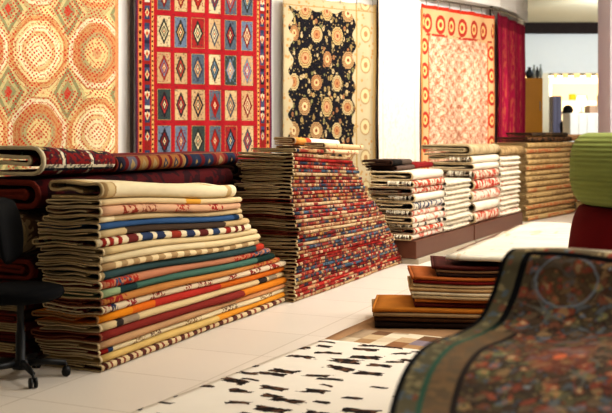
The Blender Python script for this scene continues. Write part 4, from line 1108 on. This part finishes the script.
# person
def person(loc, rz_, label):
    r = empty('person', loc); tag(r, label, 'person')
    J = {'pel': (0, 0, .95), 'wst': (0, .0, 1.08), 'chs': (0, .03, 1.30), 'nek': (0, .05, 1.45), 'hd0': (0, .07, 1.54), 'hd1': (0, .08, 1.66),
         'ls': (-.17, .04, 1.38), 'le': (-.23, .12, 1.12), 'lw': (-.17, .33, 1.05), 'lh': (-.15, .42, 1.06), 'rs': (.17, .04, 1.38), 're': (.23, .10, 1.11), 'rw': (.18, .32, 1.04), 'rh': (.16, .41, 1.05),
         'lk': (-.1, .03, .5), 'la': (-.1, -.02, .09), 'lt': (-.11, .13, .03), 'rk': (.1, .02, .5), 'ra': (.1, -.03, .09), 'rt': (.11, .12, .03), 'lp': (-.09, 0, .88), 'rp': (.09, 0, .88)}
    ED = [('pel', 'wst'), ('wst', 'chs'), ('chs', 'nek'), ('nek', 'hd0'), ('hd0', 'hd1'), ('chs', 'ls'), ('ls', 'le'), ('le', 'lw'), ('lw', 'lh'), ('chs', 'rs'), ('rs', 're'), ('re', 'rw'), ('rw', 'rh'),
          ('pel', 'lp'), ('lp', 'lk'), ('lk', 'la'), ('la', 'lt'), ('pel', 'rp'), ('rp', 'rk'), ('rk', 'ra'), ('ra', 'rt')]
    RD_ = dict(pel=.14, wst=.125, chs=.14, nek=.055, hd0=.085, hd1=.09, ls=.065, le=.045, lw=.03, lh=.032, rs=.065, re=.045, rw=.03, rh=.032, lk=.06, la=.042, lt=.035, rk=.06, ra=.042, rt=.035, lp=.095, rp=.095)
    nm = list(J); me = bpy.data.meshes.new('body'); V = [J[k] for k in nm]; ED_ = [(nm.index(a), nm.index(b)) for a, b in ED]
    # fingers: short chains rooted in each palm
    rad = [RD_[k] for k in nm]
    for sd, hd in ((-1, 'lh'), (1, 'rh')):
        hx, hy, hz = J[hd]
        for q, (dx, ln_) in enumerate(((-.028, .07), (-.010, .082), (.010, .078), (.028, .06), (-.055*sd*-1, .045))):
            i0 = len(V); V += [(hx+dx, hy+.03, hz), (hx+dx*1.2, hy+.03+ln_*.6, hz-.012), (hx+dx*1.2, hy+.03+ln_, hz-.03)]; rad += [.011, .010, .008]
            ED_ += [(nm.index(hd), i0), (i0, i0+1), (i0+1, i0+2)]
    me.from_pydata(V, ED_, []); o = bpy.data.objects.new('body', me); COL.objects.link(o); o.parent = r
    sk = o.modifiers.new('skin', 'SKIN'); sk.use_smooth_shade = True
    for i, d_ in enumerate(me.skin_vertices[0].data): d_.radius = (rad[i], rad[i]*(.8 if nm[i:i+1] and nm[i] in ('chs', 'wst', 'pel') else 1)); d_.use_root = (i == 0)
    o.modifiers.new('sub', 'SUBSURF').render_levels = 2
    g = G('dark clothes and skin', bump=0); x, y, z_ = g.obj()
    c = g.mix(z_ > 1.44, '#15151a', '#b98a68'); c = g.mix((y > .30)*(z_ > .9), c, '#b98a68'); c = g.mix(z_ < .9, c, '#22222a'); c = g.mix(z_ < .12, c, '#111111')
    me.materials.append(g.done(c))
    bm = bmesh.new(); bmesh.ops.create_uvsphere(bm, u_segments=20, v_segments=14, radius=.112)
    for v in bm.verts:
        v.co = Vector((v.co.x, v.co.y*1.05-(.03 if v.co.z < 0 else 0), v.co.z*(1.15 if v.co.z > 0 else 1.7)))+Vector((0, .045, 1.66))
    obj('hair', bm, plain('black hair', '#0e0b0a', .6, 0), r)
    r.rotation_euler = (0, 0, rz_); return r
person((rx(566.5, 21.7), 21.7, 0), math.radians(-60), 'person in dark clothes with black hair standing at the white sales counter')

# ------------------------------------------------------------------ light
W_ = bpy.data.worlds.new('world'); S.world = W_; W_.use_nodes = True
W_.node_tree.nodes['Background'].inputs[0].default_value = srgb('#fff6ee'); W_.node_tree.nodes['Background'].inputs[1].default_value = .15
def area(loc, target, sx, sy, e, c='#fffcf8', name='area_light'):
    l = bpy.data.lights.new(name, 'AREA'); l.shape = 'RECTANGLE'; l.size = sx; l.size_y = sy; l.energy = e; l.color = srgb(c)[:3]
    o = bpy.data.objects.new(name, l); COL.objects.link(o); o.location = loc
    o.rotation_euler = (Vector(target)-Vector(loc)).to_track_quat('-Z', 'Y').to_euler(); return o
area((3.2, 6.5, 3.4), (.3, 7.2, .3), 1.6, 3.0, 210)
area((4.0, 10.5, 3.4), (1.6, 11, .4), 1.5, 3.0, 115)
area((2.0, 8.6, 3.5), (-.9, 10.6, 1.6), 2.0, .8, 90)
area((.4, 7.4, 3.5), (-2.3, 9.8, 1.7), 1.5, .8, 60)
area((-3.4, 7.6, 3.4), (-1.9, 10.2, 1.7), .8, .8, 42)  # unseen fill added to brighten the wall gap left of the red panel rug
area((3.6, 11.4, 3.5), (2.2, 13, 1.8), 1.2, .8, 90)
area((1.7, 4.0, 3.5), (1.2, 4.4, 0), 1.4, 1.4, 62)
area((6.5, 18, 3.5), (6.0, 22, 2.2), 3, 2, 190, '#f2faff')
area((7.5, 25.5, 2.7), (7.0, 28.5, 1.2), 5, 3, 900, '#fff2de')
def spot(loc, target, e, ang, c='#fff6ea', blend=.8):
    l = bpy.data.lights.new('spot', 'SPOT'); l.energy = e; l.spot_size = math.radians(ang); l.spot_blend = blend; l.color = srgb(c)[:3]; l.shadow_soft_size = .08
    o = bpy.data.objects.new('spot', l); COL.objects.link(o); o.location = loc
    o.rotation_euler = (Vector(target)-Vector(loc)).to_track_quat('-Z', 'Y').to_euler()
spot((1.5, 9.2, 3.5), (.35, 11.35, 2.1), 110, 38)
spot((2.6, 10.4, 3.5), (1.9, 12.7, 1.9), 150, 40)
spot((3.4, 11.6, 3.5), (2.85, 13.75, 1.9), 320, 34, '#ffd9d0')
spot((-.6, 7.6, 3.5), (-2.4, 9.75, 2.1), 90, 40)
S.view_settings.view_transform = 'Standard'
S.view_settings.look = 'Medium High Contrast'
S.view_settings.exposure = .1
